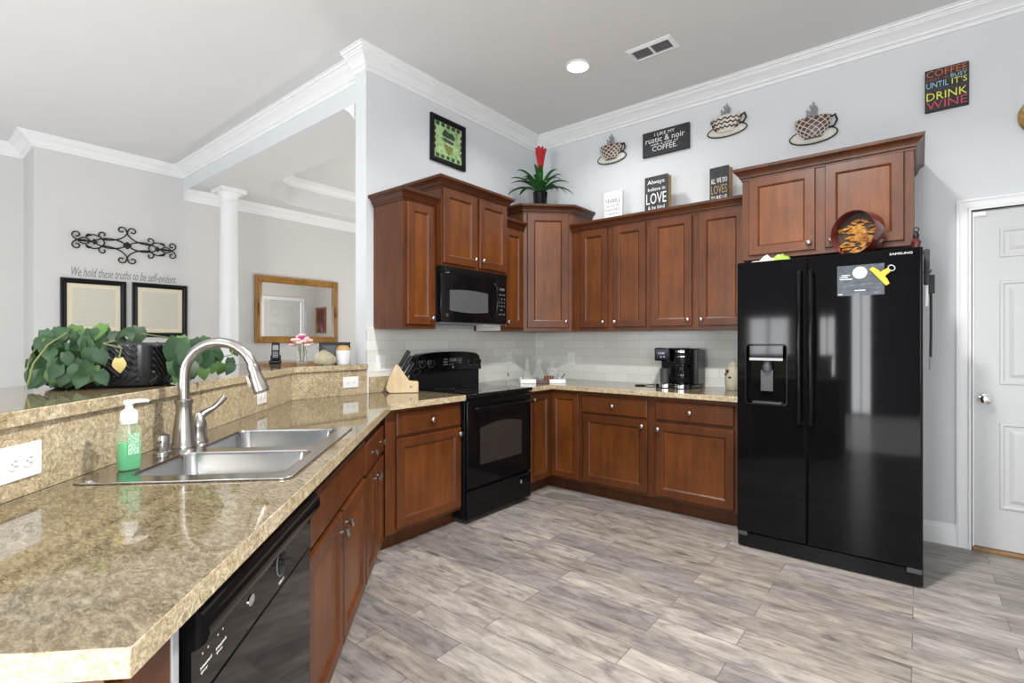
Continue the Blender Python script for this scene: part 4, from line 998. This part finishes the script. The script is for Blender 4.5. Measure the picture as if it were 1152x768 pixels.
def book_sign(label, loc, rz, w, h, d, lines, inks):
    r = thing('book_sign', label, 'sign', loc, rz)
    m = MB(); m.box(0, w, -.008, 0, 0, h); m.build('front_board', 'chalk_black', r, .0015)
    m = MB(); m.box(.004, w - .004, 0, d, 0.004, h - .004); m.build('side_board', 'board_wood', r, .001)
    m = MB(); m.box(0, w, d, d + .008, 0, h); m.build('back_board', 'board_wood', r, .0015)
    lettering('lettering', lines, inks, r, Tr(0, -.008, 0) @ XZ, .0012)
    return r
book_sign('thick black sign lettered LOVE standing on the two-door wall cabinet', (1.29, -.20, TOPZ), math.radians(-2), .205, .39, .05,
          [('Always', .025, .175, .315, .36, 0), ('believe in', .03, .18, .268, .298, 0), ('LOVE', .015, .19, .16, .25, 0), ('& be kind', .03, .175, .115, .145, 0), ('forever', .05, .155, .075, .105, 0)], ['white_ink'])
book_sign('thick black sign lettered LOVES standing beside the refrigerator top cabinet', (1.825, -.20, TOPZ), math.radians(-4), .145, .355, .07,
          [('ALL', .012, .045, .23, .27, 0), ('WE', .055, .09, .232, .27, 0), ('DO', .10, .133, .232, .27, 0), ('LOVES', .012, .133, .15, .215, 1), ('TO', .012, .045, .095, .135, 0), ('BE', .055, .09, .095, .135, 0), ('US', .10, .133, .095, .135, 0)], ['white_ink', 'tan_ink'])

def cup_plaque(label, x, z, w, h, style):
    """metal coffee cup wall plaque, centre of saucer at x, z"""
    r = thing('cup_plaque', label, 'wall plaque', (x, -.012, z), 0)
    n = 36
    def ell(rx, rz, y, cz=0): return [(rx * math.cos(2 * PI * k / n), y, cz + rz * math.sin(2 * PI * k / n)) for k in range(n)]
    m = MB(); m.loft([ell(w * .5, h * .185, .008), ell(w * .5, h * .185, 0), ell(w * .42, h * .14, -.012), ell(w * .3, h * .10, -.012)]); m.build('saucer', 'pearl', r, smooth=40)
    m = MB(); m.tube(ell(w * .5, h * .185, -.002), .005, 6, closed=True); m.build('saucer_rim', 'iron', r, smooth=True)
    # cup: half round bowl standing off the wall
    cw, ct, cb = w * .385, h * .40, -h * .07
    loops = []
    for j in range(7):
        u = j / 6; zz = cb + (ct - cb) * u; rr = cw * (.45 + .55 * math.sin(u * PI / 2) ** .8)
        loops.append([(rr * math.cos(PI + PI * k / 16), -.014 - rr * .45 * math.sin(PI * k / 16), zz) for k in range(17)])
    m = MB(); m.loft([l + [(l[-1][0], .004, l[0][2]), (l[0][0], .004, l[0][2])] for l in loops]); cup = m.build('cup', 'brown_enamel' if style != 1 else 'pearl', r, smooth=40)
    def onb(u, v):
        zz = cb + (ct - cb) * u; rr = cw * (.45 + .55 * math.sin(u * PI / 2) ** .8) + .003
        return (rr * math.cos(PI + PI * v), -.014 - rr * .45 * math.sin(PI * v), zz)
    m = MB()
    if style != 1:
        for k in range(-4, 8):
            for sg in (1, -1):
                pts = []
                for j in range(9):
                    u = j / 8; v = (k / 6 + .55 * u) if sg > 0 else (1 - k / 6 - .55 * u)
                    if .01 < v < .99: pts.append(onb(u * .95 + .02, v))
                if len(pts) > 2: m.tube(pts, .0032, 5)
        m.build('lattice', 'pearl', cup)
    else:
        for row in range(3):
            pts = [onb(.2 + .25 * row + (.12 if k % 2 else 0), .03 + .94 * k / 14) for k in range(15)]
            m.tube(pts, .007, 5)
        m.build('zigzag_band', 'brown_enamel', cup)
    m = MB(); m.loft([[(cw * 1.0 * math.cos(2 * PI * k / n), -.012 + (-.45 * cw * math.sin(2 * PI * k / n) if math.sin(2 * PI * k / n) > 0 else 0), ct + (.0 if math.sin(2 * PI * k / n) > 0 else h * .06 * -math.sin(2 * PI * k / n))) for k in range(n)], [(cw * .9 * math.cos(2 * PI * k / n), -.012 + (-.4 * cw * math.sin(2 * PI * k / n) if math.sin(2 * PI * k / n) > 0 else 0), ct + .004 + (.0 if math.sin(2 * PI * k / n) > 0 else h * .055 * -math.sin(2 * PI * k / n))) for k in range(n)]]); m.build('coffee_surface', 'coffee', cup, smooth=40)
    m = MB(); hx = cw * .98
    m.tube([(hx, -.015, ct * .85), (hx + w * .08, -.02, ct * .95), (hx + w * .12, -.02, ct * .6), (hx + w * .06, -.02, ct * .3), (hx - w * .05, -.02, ct * .25)], .007, 7); m.build('handle', 'iron', cup, smooth=True)
    m = MB()
    for i, (dx, hh) in enumerate(((-.07, .20), (-.02, .30), (.02, .36), (.06, .26))):
        pts = [(dx * w * 1.2 + w * .02 * math.sin(k * 1.5 + i), -.016, ct + h * hh * k / 8) for k in range(9)]
        m.tube(pts, .003, 5)
        for k in (4, 6, 8):
            p = pts[k]; m.ball((p[0] + (.008 if k % 4 else -.008), p[1], p[2]), .007, .003, .013, 8, 5)
    m.build('steam', 'mid_grey', r, smooth=True)
    return r
cup_plaque('metal coffee cup wall plaque with lattice pattern above the small white sign', .878, 2.985, .29, .27, 0)
cup_plaque('metal coffee cup wall plaque with zigzag bands right of the dark plank sign', 1.897, 2.972, .30, .26, 1)
cup_plaque('metal coffee cup wall plaque with lattice pattern above the refrigerator top cabinet', 2.495, 2.775, .30, .30, 2)
r = thing('wall_plate', 'round brown and cream wall plate high above the white door', 'plate', (3.66, -.004, 2.608), 0)
m = MB(); m.lathe([(.11, 0), (.113, .012), (.105, .018), (.07, .01), (.0, .01)], 36, M=Rot(PI / 2, 'X')); m.build('plate', 'gold_metal', r, smooth=40)
m = MB(); m.lathe([(.07, .011), (.06, .016), (.0, .016)], 36, M=Rot(PI / 2, 'X')); m.build('center_relief', 'cream', r, smooth=40)

def frame(name, label, loc, rz, w, h, fw, fmat, parts, cat='picture', deep=.025):
    r = thing(name, label, cat, loc, rz)
    m = MB(); m.sweep([(0, 0), (w, 0), (w, h), (0, h)], [(0, 0), (0, deep * .8), (-fw * .2, deep), (-fw * .55, deep * .9), (-fw * .75, deep * .6), (-fw, deep * .5), (-fw, 0)], True, M=XZ); m.build('frame', fmat, r, smooth=25)
    return r
r = frame('framed_print', 'black-framed green print on the range wall above the tall wall cabinet', (.002, -1.462, 2.762), R_RNG, .40, .385, .042, 'black_satin', 0)
m = MB(); m.box(.03, .37, -.008, 0, .03, .355); pr = m.build('print', 'green_print', r)
m = MB(); P = Tr(0, -.0082, 0) @ XZ
m.prism([(.13, .255), (.14, .235), (.27, .225), (.28, .25), (.25, .285), (.205, .275), (.165, .30)], 0, .001, 0, P)
m.prism([(.14, .225), (.265, .21), (.255, .185), (.15, .195)], 0, .001, 1, P)
m.prism([(.15, .175), (.26, .165), (.24, .115), (.205, .085), (.17, .115)], 0, .001, 2, P)
for k in range(5): m.prism([(.06 + .06 * k, .31), (.10 + .06 * k, .31), (.10 + .06 * k, .34), (.06 + .06 * k, .34)], 0, .001, 0, P); m.prism([(.06 + .06 * k, .05), (.095 + .06 * k, .05), (.095 + .06 * k, .078), (.06 + .06 * k, .078)], 0, .001, 0, P)
for k in range(4): m.prism([(.042, .11 + .05 * k), (.06, .11 + .05 * k), (.06, .14 + .05 * k), (.042, .14 + .05 * k)], 0, .001, 0, P); m.prism([(.34, .11 + .05 * k), (.358, .11 + .05 * k), (.358, .14 + .05 * k), (.34, .14 + .05 * k)], 0, .001, 1, P)
m.build('motif', ['green_ink', 'dark_grey', 'olive_ink'], pr)

# bromeliad on the corner cabinet
r = thing('potted_bromeliad', 'potted green bromeliad with one red bloom on the diagonal corner cabinet', 'plant', (.30, -.34, 2.4455), 0)
m = MB()
nn = 24; loops = []
for rr, z in ((.045, 0), (.05, .02), (.06, .12), (.066, .235), (.068, .25), (.06, .25), (.056, .22)):
    loops.append([((rr + (.003 if k % 2 else 0) * (z > .02 and rr > .057)) * math.cos(2 * PI * k / nn), (rr + (.003 if k % 2 else 0) * (z > .02 and rr > .057)) * math.sin(2 * PI * k / nn), z) for k in range(nn)])
m.loft(loops); pot = m.build('pot', 'black_gloss', r, smooth=25)
m = MB(); m.lathe([(.055, .23), (.03, .245), (.0, .245)], 16); m.build('soil', 'soil', r)
def strap(m, az, L, rise, droop, w, z0, twist=0):
    ca, sa = math.cos(az), math.sin(az); n = 10; loops = []
    for k in range(n + 1):
        u = k / n; d = L * (u ** 1.1); z = z0 + rise * math.sin(u * PI * .5) - droop * u ** 2.6
        ww = w * (math.sin(PI * min(1, u * .86 + .12)) ** .7) * (1 if u < .99 else .2)
        px, py = d * ca, d * sa; ox, oy = -sa * ww, ca * ww
        up = .25 * ww
        loops.append([(px + ox, py + oy, z + up), (px, py, z - up * .3), (px - ox, py - oy, z + up), (px, py, z - up * .3 - .0015)])
    m.loft(loops)
m = MB(); rn = random.Random(11)
for k in range(24):
    az = k * 2.399 + rn.uniform(-.2, .2); ring_ = k / 24
    strap(m, az, rn.uniform(.24, .36) * (1 - .35 * ring_), .10 + .13 * ring_, rn.uniform(.04, .17) * (1 - ring_ * .8), rn.uniform(.026, .036) * (1 - .35 * ring_), .235 + .02 * ring_)
m.build('leaves', 'bromeliad_leaf', r, smooth=50)
m = MB()
for k in range(18):
    az = k * 2.399; u = k / 18
    strap(m, az, .025 + .05 * (1 - u), .34 - .03 * (1 - u), .0, .020, .34 + .01 * u)
m.tube([(0, 0, .24), (0, 0, .46)], .010, 8)
m.build('red_bloom', 'red_flower', r, smooth=50)

# ------------------------------------------------------------------ ceiling fittings
r = thing('recessed_light', 'glowing round recessed ceiling light above the kitchen corner', 'ceiling light', (1.10, -.97, CEIL), 0)
m = MB(); m.lathe([(.095, 0), (.095, -.004), (.078, -.010), (.075, -.004), (.075, 0)], 32, cap0=False, cap1=False); m.build('trim_ring', 'trim_white', r, smooth=40)
m = MB(); m.lathe([(.074, -.003), (.05, -.009), (.0, -.011)], 32); m.build('lens', 'lamp_glow', r, smooth=True)
def can_lamp(x, y, power):
    d = bpy.data.lights.new('recessed_lamp', 'AREA'); d.shape = 'DISK'; d.size = .22; d.energy = power; d.color = (1, .985, .96); d.spread = math.radians(150)
    o = bpy.data.objects.new('recessed_lamp', d); COL.objects.link(o); o.location = (x, y, CEIL - .02)
can_lamp(1.10, -.97, 14)
copy_thing(r, 'glowing round recessed ceiling light assumed in the middle of the kitchen ceiling', None, (2.5, -2.4, CEIL)); can_lamp(2.5, -2.4, 82)  # unseen fitting and lamp, assumed from the direction of the shadows
copy_thing(r, 'glowing round recessed ceiling light assumed above the peninsula end', None, (1.3, -4.6, CEIL)); can_lamp(1.3, -4.6, 8)  # another unseen fitting and lamp, assumed here
r = thing('ceiling_vent', 'white rectangular ceiling air vent near the recessed light', 'vent', (1.625, -.83, CEIL), 0)
m = MB(); m.sweep([(-.165, -.09), (.165, -.09), (.165, .09), (-.165, .09)], [(0, 0), (0, -.004), (-.028, -.012), (-.032, -.004), (-.032, 0)], True); m.box(-.008, .008, -.065, .065, -.01, 0); m.build('frame', 'trim_white', r)
m = MB()
for k in range(9): m.box(-.135, .135, -.006, .006, -.0015, .0005, M=Tr(0, -.056 + .014 * k, -.005) @ Rot(.6, 'X'))
m.build('louvres', 'mid_grey', r)
m = MB(); m.box(-.14, .14, -.064, .064, -.001, 0); m.build('duct_opening', 'dark_grey', r)

# ------------------------------------------------------------------ bar ledge: planter and keepsakes
BZ = 1.1255
r = thing('planter', 'black chevron-ribbed planter with trailing heart-leaf pothos on the bar ledge', 'plant', pq(-2.06, 3.17, BZ), R_PEN)
# local x = 3.17 - b, local y = -(a + 2.06)
m = MB(); hw, hd = .13, .185
def ptl(ins, z): return [(x, y, z) for x, y in rrect(-hw - ins, hw + ins, -hd - ins, hd + ins, .05, 5)]
m.loft([ptl(-.03, 0), ptl(-.012, .01), ptl(-.002, .05), ptl(.0, .15), ptl(-.008, .158), ptl(-.016, .15), ptl(-.02, .12)])
pot = m.build('pot', 'pot_black', r, smooth=45)
m = MB()
def rib(p0, p1, n=6): m.tube([tuple(Vector(p0).lerp(Vector(p1), k / n)) for k in range(n + 1)], .0062, 5)
for k in range(-6, 16):
    for z0, z1, dd in ((.008, .042, -.045), (.042, .148, .115)):
        y0 = -.27 + .025 * k; y1 = y0 + dd
        lo, hi = -.15, .15
        def cl(y, ya, yb, za, zb): return za + (zb - za) * (y - ya) / (yb - ya)
        a0, a1 = max(lo, min(hi, y0)), max(lo, min(hi, y1))
        if abs(a0 - a1) > .012:
            za, zb = cl(a0, y0, y1, z0, z1), cl(a1, y0, y1, z0, z1)
            ins = lambda z: -hw - (0 if z > .05 else -.026 * (1 - z / .05) ** 1.2) - .001
            rib((ins(za), a0, za), (ins(zb), a1, zb))
for k in range(-5, 14):
    for z0, z1, dd in ((.008, .042, -.045), (.042, .148, .115)):
        x0 = -.18 + .025 * k; x1 = x0 - dd
        a0, a1 = max(-.095, min(.095, x0)), max(-.095, min(.095, x1))
        if abs(a0 - a1) > .012:
            za, zb = z0 + (z1 - z0) * (a0 - x0) / (x1 - x0), z0 + (z1 - z0) * (a1 - x0) / (x1 - x0)
            ins = lambda z: -hd - (0 if z > .05 else -.026 * (1 - z / .05) ** 1.2) - .001
            rib((a0, ins(za), za), (a1, ins(zb), zb))
m.build('ribs', 'pot_black', pot, smooth=True)
m = MB(); m.loft([ptl(-.018, .118), ptl(-.022, .122)]); m.build('soil', 'soil', r)
LEAF = [(0, .0), (.10, .28), (.22, .42), (.38, .48), (.55, .44), (.72, .31), (.87, .15), (1.0, .0)]
def heart_leaf(m, M, L, mi=0, curl=.25, fold=.22):
    """leaf from its stalk at the origin along +x, upper face +z"""
    lobes = [(-.10, .22)]
    mid = []; le = []; ri = []
    xs = [0] + [u for u, _ in LEAF[1:]]
    for u, w in LEAF:
        z = -curl * L * u * u
        mid.append((u * L, 0, z)); 
        x = u * L - (.16 * L if u < .12 and u > 0 else 0)
        le.append((x, w * L * .82, z + fold * w * L * .6)); ri.append((x, -w * L * .82, z + fold * w * L * .6))
    vm = m.verts(mid, M); vl = m.verts(le[1:-1], M); vr = m.verts(ri[1:-1], M)
    for side, sg in ((vl, 1), (vr, -1)):
        full = [vm[0]] + side + [vm[-1]]
        for k in range(len(LEAF) - 1):
            a, b, c, d_ = vm[k], vm[k + 1], full[k + 1], full[k]
            vs = []
            for v in (a, b, c, d_):
                if v not in vs: vs.append(v)
            if len(vs) > 2: m.face(vs if sg > 0 else vs[::-1], mi)
rn = random.Random(5)
leaves = MB(); stems = MB()
def hang_leaf(px, py, pz, size, mi=0, face=(-1, -.45, .35), jitter=.55):
    """leaf hung at a point, its tip pointing down and outwards, its face looking along 'face'"""
    n = Vector((face[0] + rn.uniform(-jitter, jitter), face[1] + rn.uniform(-jitter, jitter), face[2] + rn.uniform(-.3, .35))).normalized()
    tip = Vector((rn.uniform(-.45, .25), rn.uniform(-.5, .5), -1)); tip = (tip - n * tip.dot(n)).normalized()
    y = n.cross(tip)
    M = Matrix(((tip.x, y.x, n.x, px), (tip.y, y.y, n.y, py), (tip.z, y.z, n.z, pz), (0, 0, 0, 1)))
    # keep every tip above the ledge
    low = (M @ Vector((size, 0, -.2 * size))).z
    if low < .006: M = Tr(0, 0, .006 - low) @ M
    heart_leaf(leaves, M, size, mi)
# big cascade over the end nearest the camera (x runs away from the camera, y towards the living room)
for k in range(95):
    u = rn.random() ** .8; x = -.075 - .135 * u; y = rn.uniform(-.05, .15) - .02 * u
    top = .225 - .09 * u * u; z = rn.uniform(.05, top)
    hang_leaf(x, y, z, rn.uniform(.048, .07), 0 if rn.random() < .93 else 1, (-1, -.6, .35), .7)
for k in range(34):
    hang_leaf(rn.uniform(-.13, .10), rn.uniform(-.08, .17), rn.uniform(.15, .225), rn.uniform(.045, .07), 0 if k % 7 else 1, (-.7, -.5, .8), .7)
# leaves on the far end and the vine running along the ledge behind the faucet
for k in range(40):
    hang_leaf(rn.uniform(-.04, .22), rn.uniform(-.27, -.17), rn.uniform(.06, .19), rn.uniform(.055, .085), 0 if k % 6 else 1, (-1, -.7, .4))
hang_leaf(-.03, -.235, .175, .105, 0, (-1, -.7, .2), .1); hang_leaf(.04, -.25, .13, .09, 0, (-1, -.7, .2), .1); hang_leaf(-.05, -.22, .09, .075, 0, (-1, -.7, .2), .2)
for x, y, z, sz, mi in ((.36, -.12, .09, .06, 1), (.40, -.16, .09, .055, 0), (.45, -.18, .06, .06, 1), (.50, -.19, .085, .055, 0), (.46, -.22, .045, .06, 0), (.57, -.17, .145, .06, 0)): hang_leaf(x, y, z, sz, mi, (-1, -.4, .3), .2)
hang_leaf(-.165, -.115, .105, .05, 2, (-1, -.5, .1), .05)
leaves.build('foliage', ['pothos_leaf', 'pothos_light', 'yellow_leaf'], r, smooth=60)
stems.tube([(-.06, -.06, .13), (-.13, -.08, .165), (-.155, -.06, .155), (-.16, -.12, .14), (-.162, -.115, .108)], .0028, 6)
stems.tube([(.05, -.1, .13), (.2, -.17, .16), (.3, -.15, .10), (.42, -.17, .085), (.52, -.19, .10), (.57, -.17, .15)], .0028, 6)
stems.tube([(-.06, .05, .13), (-.15, .06, .19), (-.20, .08, .15), (-.23, .10, .09), (-.24, .11, .02)], .003, 6)
stems.tube([(-.05, .1, .13), (-.16, .12, .17), (-.20, .13, .12), (-.23, .12, .06)], .003, 6)
stems.tube([(.0, -.05, .13), (-.05, -.12, .19), (.08, -.18, .17), (.18, -.2, .12)], .003, 6)
stems.build('vines', 'vine', r, smooth=True)

# keepsakes at the far end of the bar
r = thing('flower_vase', 'pink and magenta flowers in a clear round vase on the bar', 'flowers', (-.24, -2.42, BZ), 0)
m = MB(); m.lathe([(.03, 0), (.036, .01), (.036, .05), (.028, .065), (.036, .10), (.033, .10), (.025, .066), (.032, .05), (.032, .014)], 22); m.build('vase', 'clear_glass', r, smooth=40)
m = MB(); rn2 = random.Random(2)
for k in range(22):
    a = k * 2.399; rr = .05 * math.sqrt(k / 22); rr *= 1.25; c = (rr * math.cos(a), rr * math.sin(a), .135 + .06 * (1 - (rr / .068) ** 2) + rn2.uniform(-.012, .012))
    mi = 1 if (rr < .03 and k % 2) else 0
    for j in range(5):
        b = 2 * PI * j / 5; m.ball((c[0] + .013 * math.cos(b), c[1] + .013 * math.sin(b), c[2]), .013, .013, .011, 7, 5, mi)
m.build('blossom', ['pink_petal', 'magenta_petal'], r, smooth=True)
m = MB()
for k in range(6): m.tube([(.01 * math.cos(k), .01 * math.sin(k), .02), (.025 * math.cos(k), .025 * math.sin(k), .15)], .002, 5)
m.build('stems', 'vine', r)
r = thing('stone_ornament', 'rounded beige stone ornament with a small brown leaf on the bar', 'ornament', (-.12, -2.315, BZ), 0)
m = MB(); m.loft([[(.05 * sx_ * math.cos(2 * PI * k / 18), .088 * sx_ * math.sin(2 * PI * k / 18) + off, z * 1.25) for k in range(18)] for sx_, z, off in ((.8, 0, 0), (1, .015, 0), (.98, .035, -.004), (.7, .058, -.008), (.3, .075, -.012), (.12, .085, -.014))]); m.build('stone', 'stone', r, smooth=60)
m = MB(); heart_leaf(m, Tr(.01, -.06, .112) @ Rot(PI / 2, 'Z') @ Rot(-.25, 'Y'), .065, 0, .3); m.build('leaf', 'brown_enamel', r, smooth=60)
r = thing('jar', 'white ceramic jar with a cork lid at the bar end', 'jar', (-.10, -2.185, BZ), 0)
m = MB(); m.lathe([(.042, 0), (.045, .006), (.050, .09), (.051, .098), (.045, .098)], 28); m.build('pot', 'white_ceramic', r, smooth=40)
m = MB(); m.lathe([(.044, .095), (.046, .105), (.04, .118), (.034, .122), (.034, .130), (.006, .134)], 24); m.build('cork_lid', 'cork', r, smooth=40)
r = thing('photo_frame', 'small dark frame standing behind the white jar', 'picture frame', (-.30, -2.13, BZ), math.radians(62))
m = MB(); m.sweep([(-.11, 0), (.11, 0), (.11, .155), (-.11, .155)], [(0, 0), (0, .012), (-.022, .012), (-.022, 0)], True, M=XZ); m.build('frame', 'iron', r)
m = MB(); m.box(-.09, .09, -.006, .0, .02, .136); m.build('picture', 'dark_grey', r)
m = MB(); m.prism([(0, 0), (.06, 0), (0, .12)], -.01, .01, M=Matrix(((0, 0, 1, 0), (1, 0, 0, 0), (0, 1, 0, 0), (0, 0, 0, 1)))); m.build('easel_back', 'iron', r)
r = thing('desk_phone', 'small black cordless phone standing in its cradle on the bar', 'phone', (-.62, -2.42, BZ), math.radians(60))
m = MB(); m.box(-.04, .04, -.05, .05, 0, .022); m.box(-.035, .035, .01, .05, .022, .06); m.build('cradle', 'black_satin', r, .006)
m = MB(); m.box(-.028, .028, -.012, .014, 0, .135, M=Tr(0, .0, .02) @ Rot(-.25, 'X')); h_ = m.build('handset', 'black_satin', r, .008)
m = MB(); m.box(-.02, .02, -.0135, -.0115, .075, .115, M=Tr(0, .0, .02) @ Rot(-.25, 'X'))
for j in range(4):
    for k in range(3): m.box(-.018 + .013 * k, -.008 + .013 * k, -.0135, -.0115, .02 + .012 * j, .028 + .012 * j, M=Tr(0, .0, .02) @ Rot(-.25, 'X'))
m.build('keypad', 'mid_grey', h_)

# ------------------------------------------------------------------ living and dining walls
R_LIV = PI / 2   # fronts facing +x
r = thing('wall_scrollwork', 'long black wrought iron scrollwork hanging above two framed documents', 'wall decor', (-3.788, -2.548, 2.354), R_LIV)
m = MB()
def spiral(cx, cz, r0, a0, turns, sx=1, n=22):
    return [(cx + sx * (r0 * (1 - .72 * k / n)) * math.cos(a0 + turns * 2 * PI * k / n), -.005, cz + (r0 * (1 - .72 * k / n)) * math.sin(a0 + turns * 2 * PI * k / n)) for k in range(n + 1)]
def stroke(pts, rr=.0068): m.tube(pts, rr, 6)
def bez(p0, p1, p2, p3, n=16):
    out = []
    for k in range(n + 1):
        t_ = k / n; a = (1 - t_) ** 3; b = 3 * t_ * (1 - t_) ** 2; c = 3 * t_ * t_ * (1 - t_); d_ = t_ ** 3
        out.append((a * p0[0] + b * p1[0] + c * p2[0] + d_ * p3[0], -.005, a * p0[1] + b * p1[1] + c * p2[1] + d_ * p3[1]))
    return out
for sx in (-1, 1):
    for sz in (-1, 1):
        f = lambda pts: [(sx * x, y, sz * z) for x, y, z in pts]
        stroke(f(spiral(.05, .162, .043, PI, -.95)[::-1])); stroke(f(bez((.007, .162), (.0, .12), (-.03, .075), (-.10, .05)))); stroke(f(bez((-.10, .05), (-.16, .03), (-.20, .03), (-.235, .045))))
        stroke(f(spiral(.215, .085, .043, -PI / 2, .9)))
        stroke(f(bez((0, .0), (.07, .055), (.17, .07), (.25, .03)))); stroke(f(bez((.25, .03), (.33, -.015), (.40, -.01), (.45, .012))))
        stroke(f(bez((.20, .0), (.22, .07), (.31, .10), (.35, .045)))); stroke(f(spiral(.325, .052, .034, -.4, .5)))
        stroke(f(bez((.32, .0), (.36, .05), (.40, .035), (.425, .0))))
        stroke(f(bez((.40, .0), (.43, .0), (.452, .008), (.468, .035)))); stroke(f(spiral(.434, .055, .040, -.45, .95)))
    for q in range(4):
        a = q * PI / 2; m.ball((sx * .29 + .018 * math.cos(a), -.006, .018 * math.sin(a)), .016 if q % 2 == 0 else .009, .008, .009 if q % 2 == 0 else .016, 8, 6)
for q in range(4):
    a = q * PI / 2; m.ball((.02 * math.cos(a), -.008, .02 * math.sin(a)), .02, .01, .02, 8, 6)
m.build('ironwork', 'iron', r, smooth=True)
r = thing('wall_lettering', 'grey script quotation lettered on the wall over the framed documents', 'lettering', (-3.7995, -3.02, 1.975), R_LIV)
lettering('lettering', [('We hold these truths to be self-evident.', 0, .955, .0, .095, 0)], ['grey_ink'], r, XZ, .001, .35)
for y0, w, z0, h, lab in ((-3.112, .556, 1.345, .603, 'black-framed yellowed document under the scrollwork, partly behind the leafy planter'), (-2.502, .548, 1.335, .617, 'black-framed yellowed document on the side of the dining room column')):
    r = frame('framed_document', lab, (-3.7985, y0, z0), R_LIV, w, h, .052, 'black_satin', 0)
    m = MB(); m.box(.04, w - .04, -.006, 0, .04, h - .04); m.build('mat', 'mat_board', r)
    m = MB(); m.box(.095, w - .095, -.007, -.006, .10, h - .095); m.build('document', 'parchment', r)
# gilt mirror
r = thing('wall_mirror', 'rectangular wall mirror in a carved gilt frame in the dining room', 'mirror', (-3.7985, -1.16, 1.262), R_LIV)
w, h, fw = 1.225, .915, .092
m = MB(); m.sweep([(0, 0), (w, 0), (w, h), (0, h)], [(0, 0), (0, .035), (-.02, .05), (-.045, .03), (-.07, .04), (-.09, .02), (-fw, .022), (-fw, 0)], True, M=XZ)
m.build('frame', 'gilt_wood', r, smooth=25)
m = MB()
for cx_, cz_, ax in ((w / 2, h - .045, 1), (w / 2, .045, 1), (.045, h / 2, 0), (w - .045, h / 2, 0)):
    for k in range(-3, 4):
        m.ball((cx_ + (k * .024 if ax else 0), -.045, cz_ + (0 if ax else k * .024)), .016 - .002 * abs(k), .012, .016 - .002 * abs(k), 8, 6)
for cx_, cz_ in ((.05, .05), (w - .05, .05), (.05, h - .05), (w - .05, h - .05)): m.ball((cx_, -.04, cz_), .035, .015, .035, 10, 6)
m.build('carving', 'gilt_wood', r, smooth=True)
m = MB(); m.box(fw - .005, w - fw + .005, -.012, -.004, fw - .005, h - fw + .005); m.build('glass', 'mirror_glass', r)
# picture across the dining room, seen in the mirror
r = frame('framed_print', 'dark red picture on the dining room wall, seen only in the mirror', (-.70, 1.729, 1.46), 0, .40, .56, .03, 'gilt_wood', 0)
m = MB(); m.box(.02, .38, -.006, 0, .02, .54); m.build('print', 'dark_red_print', r)
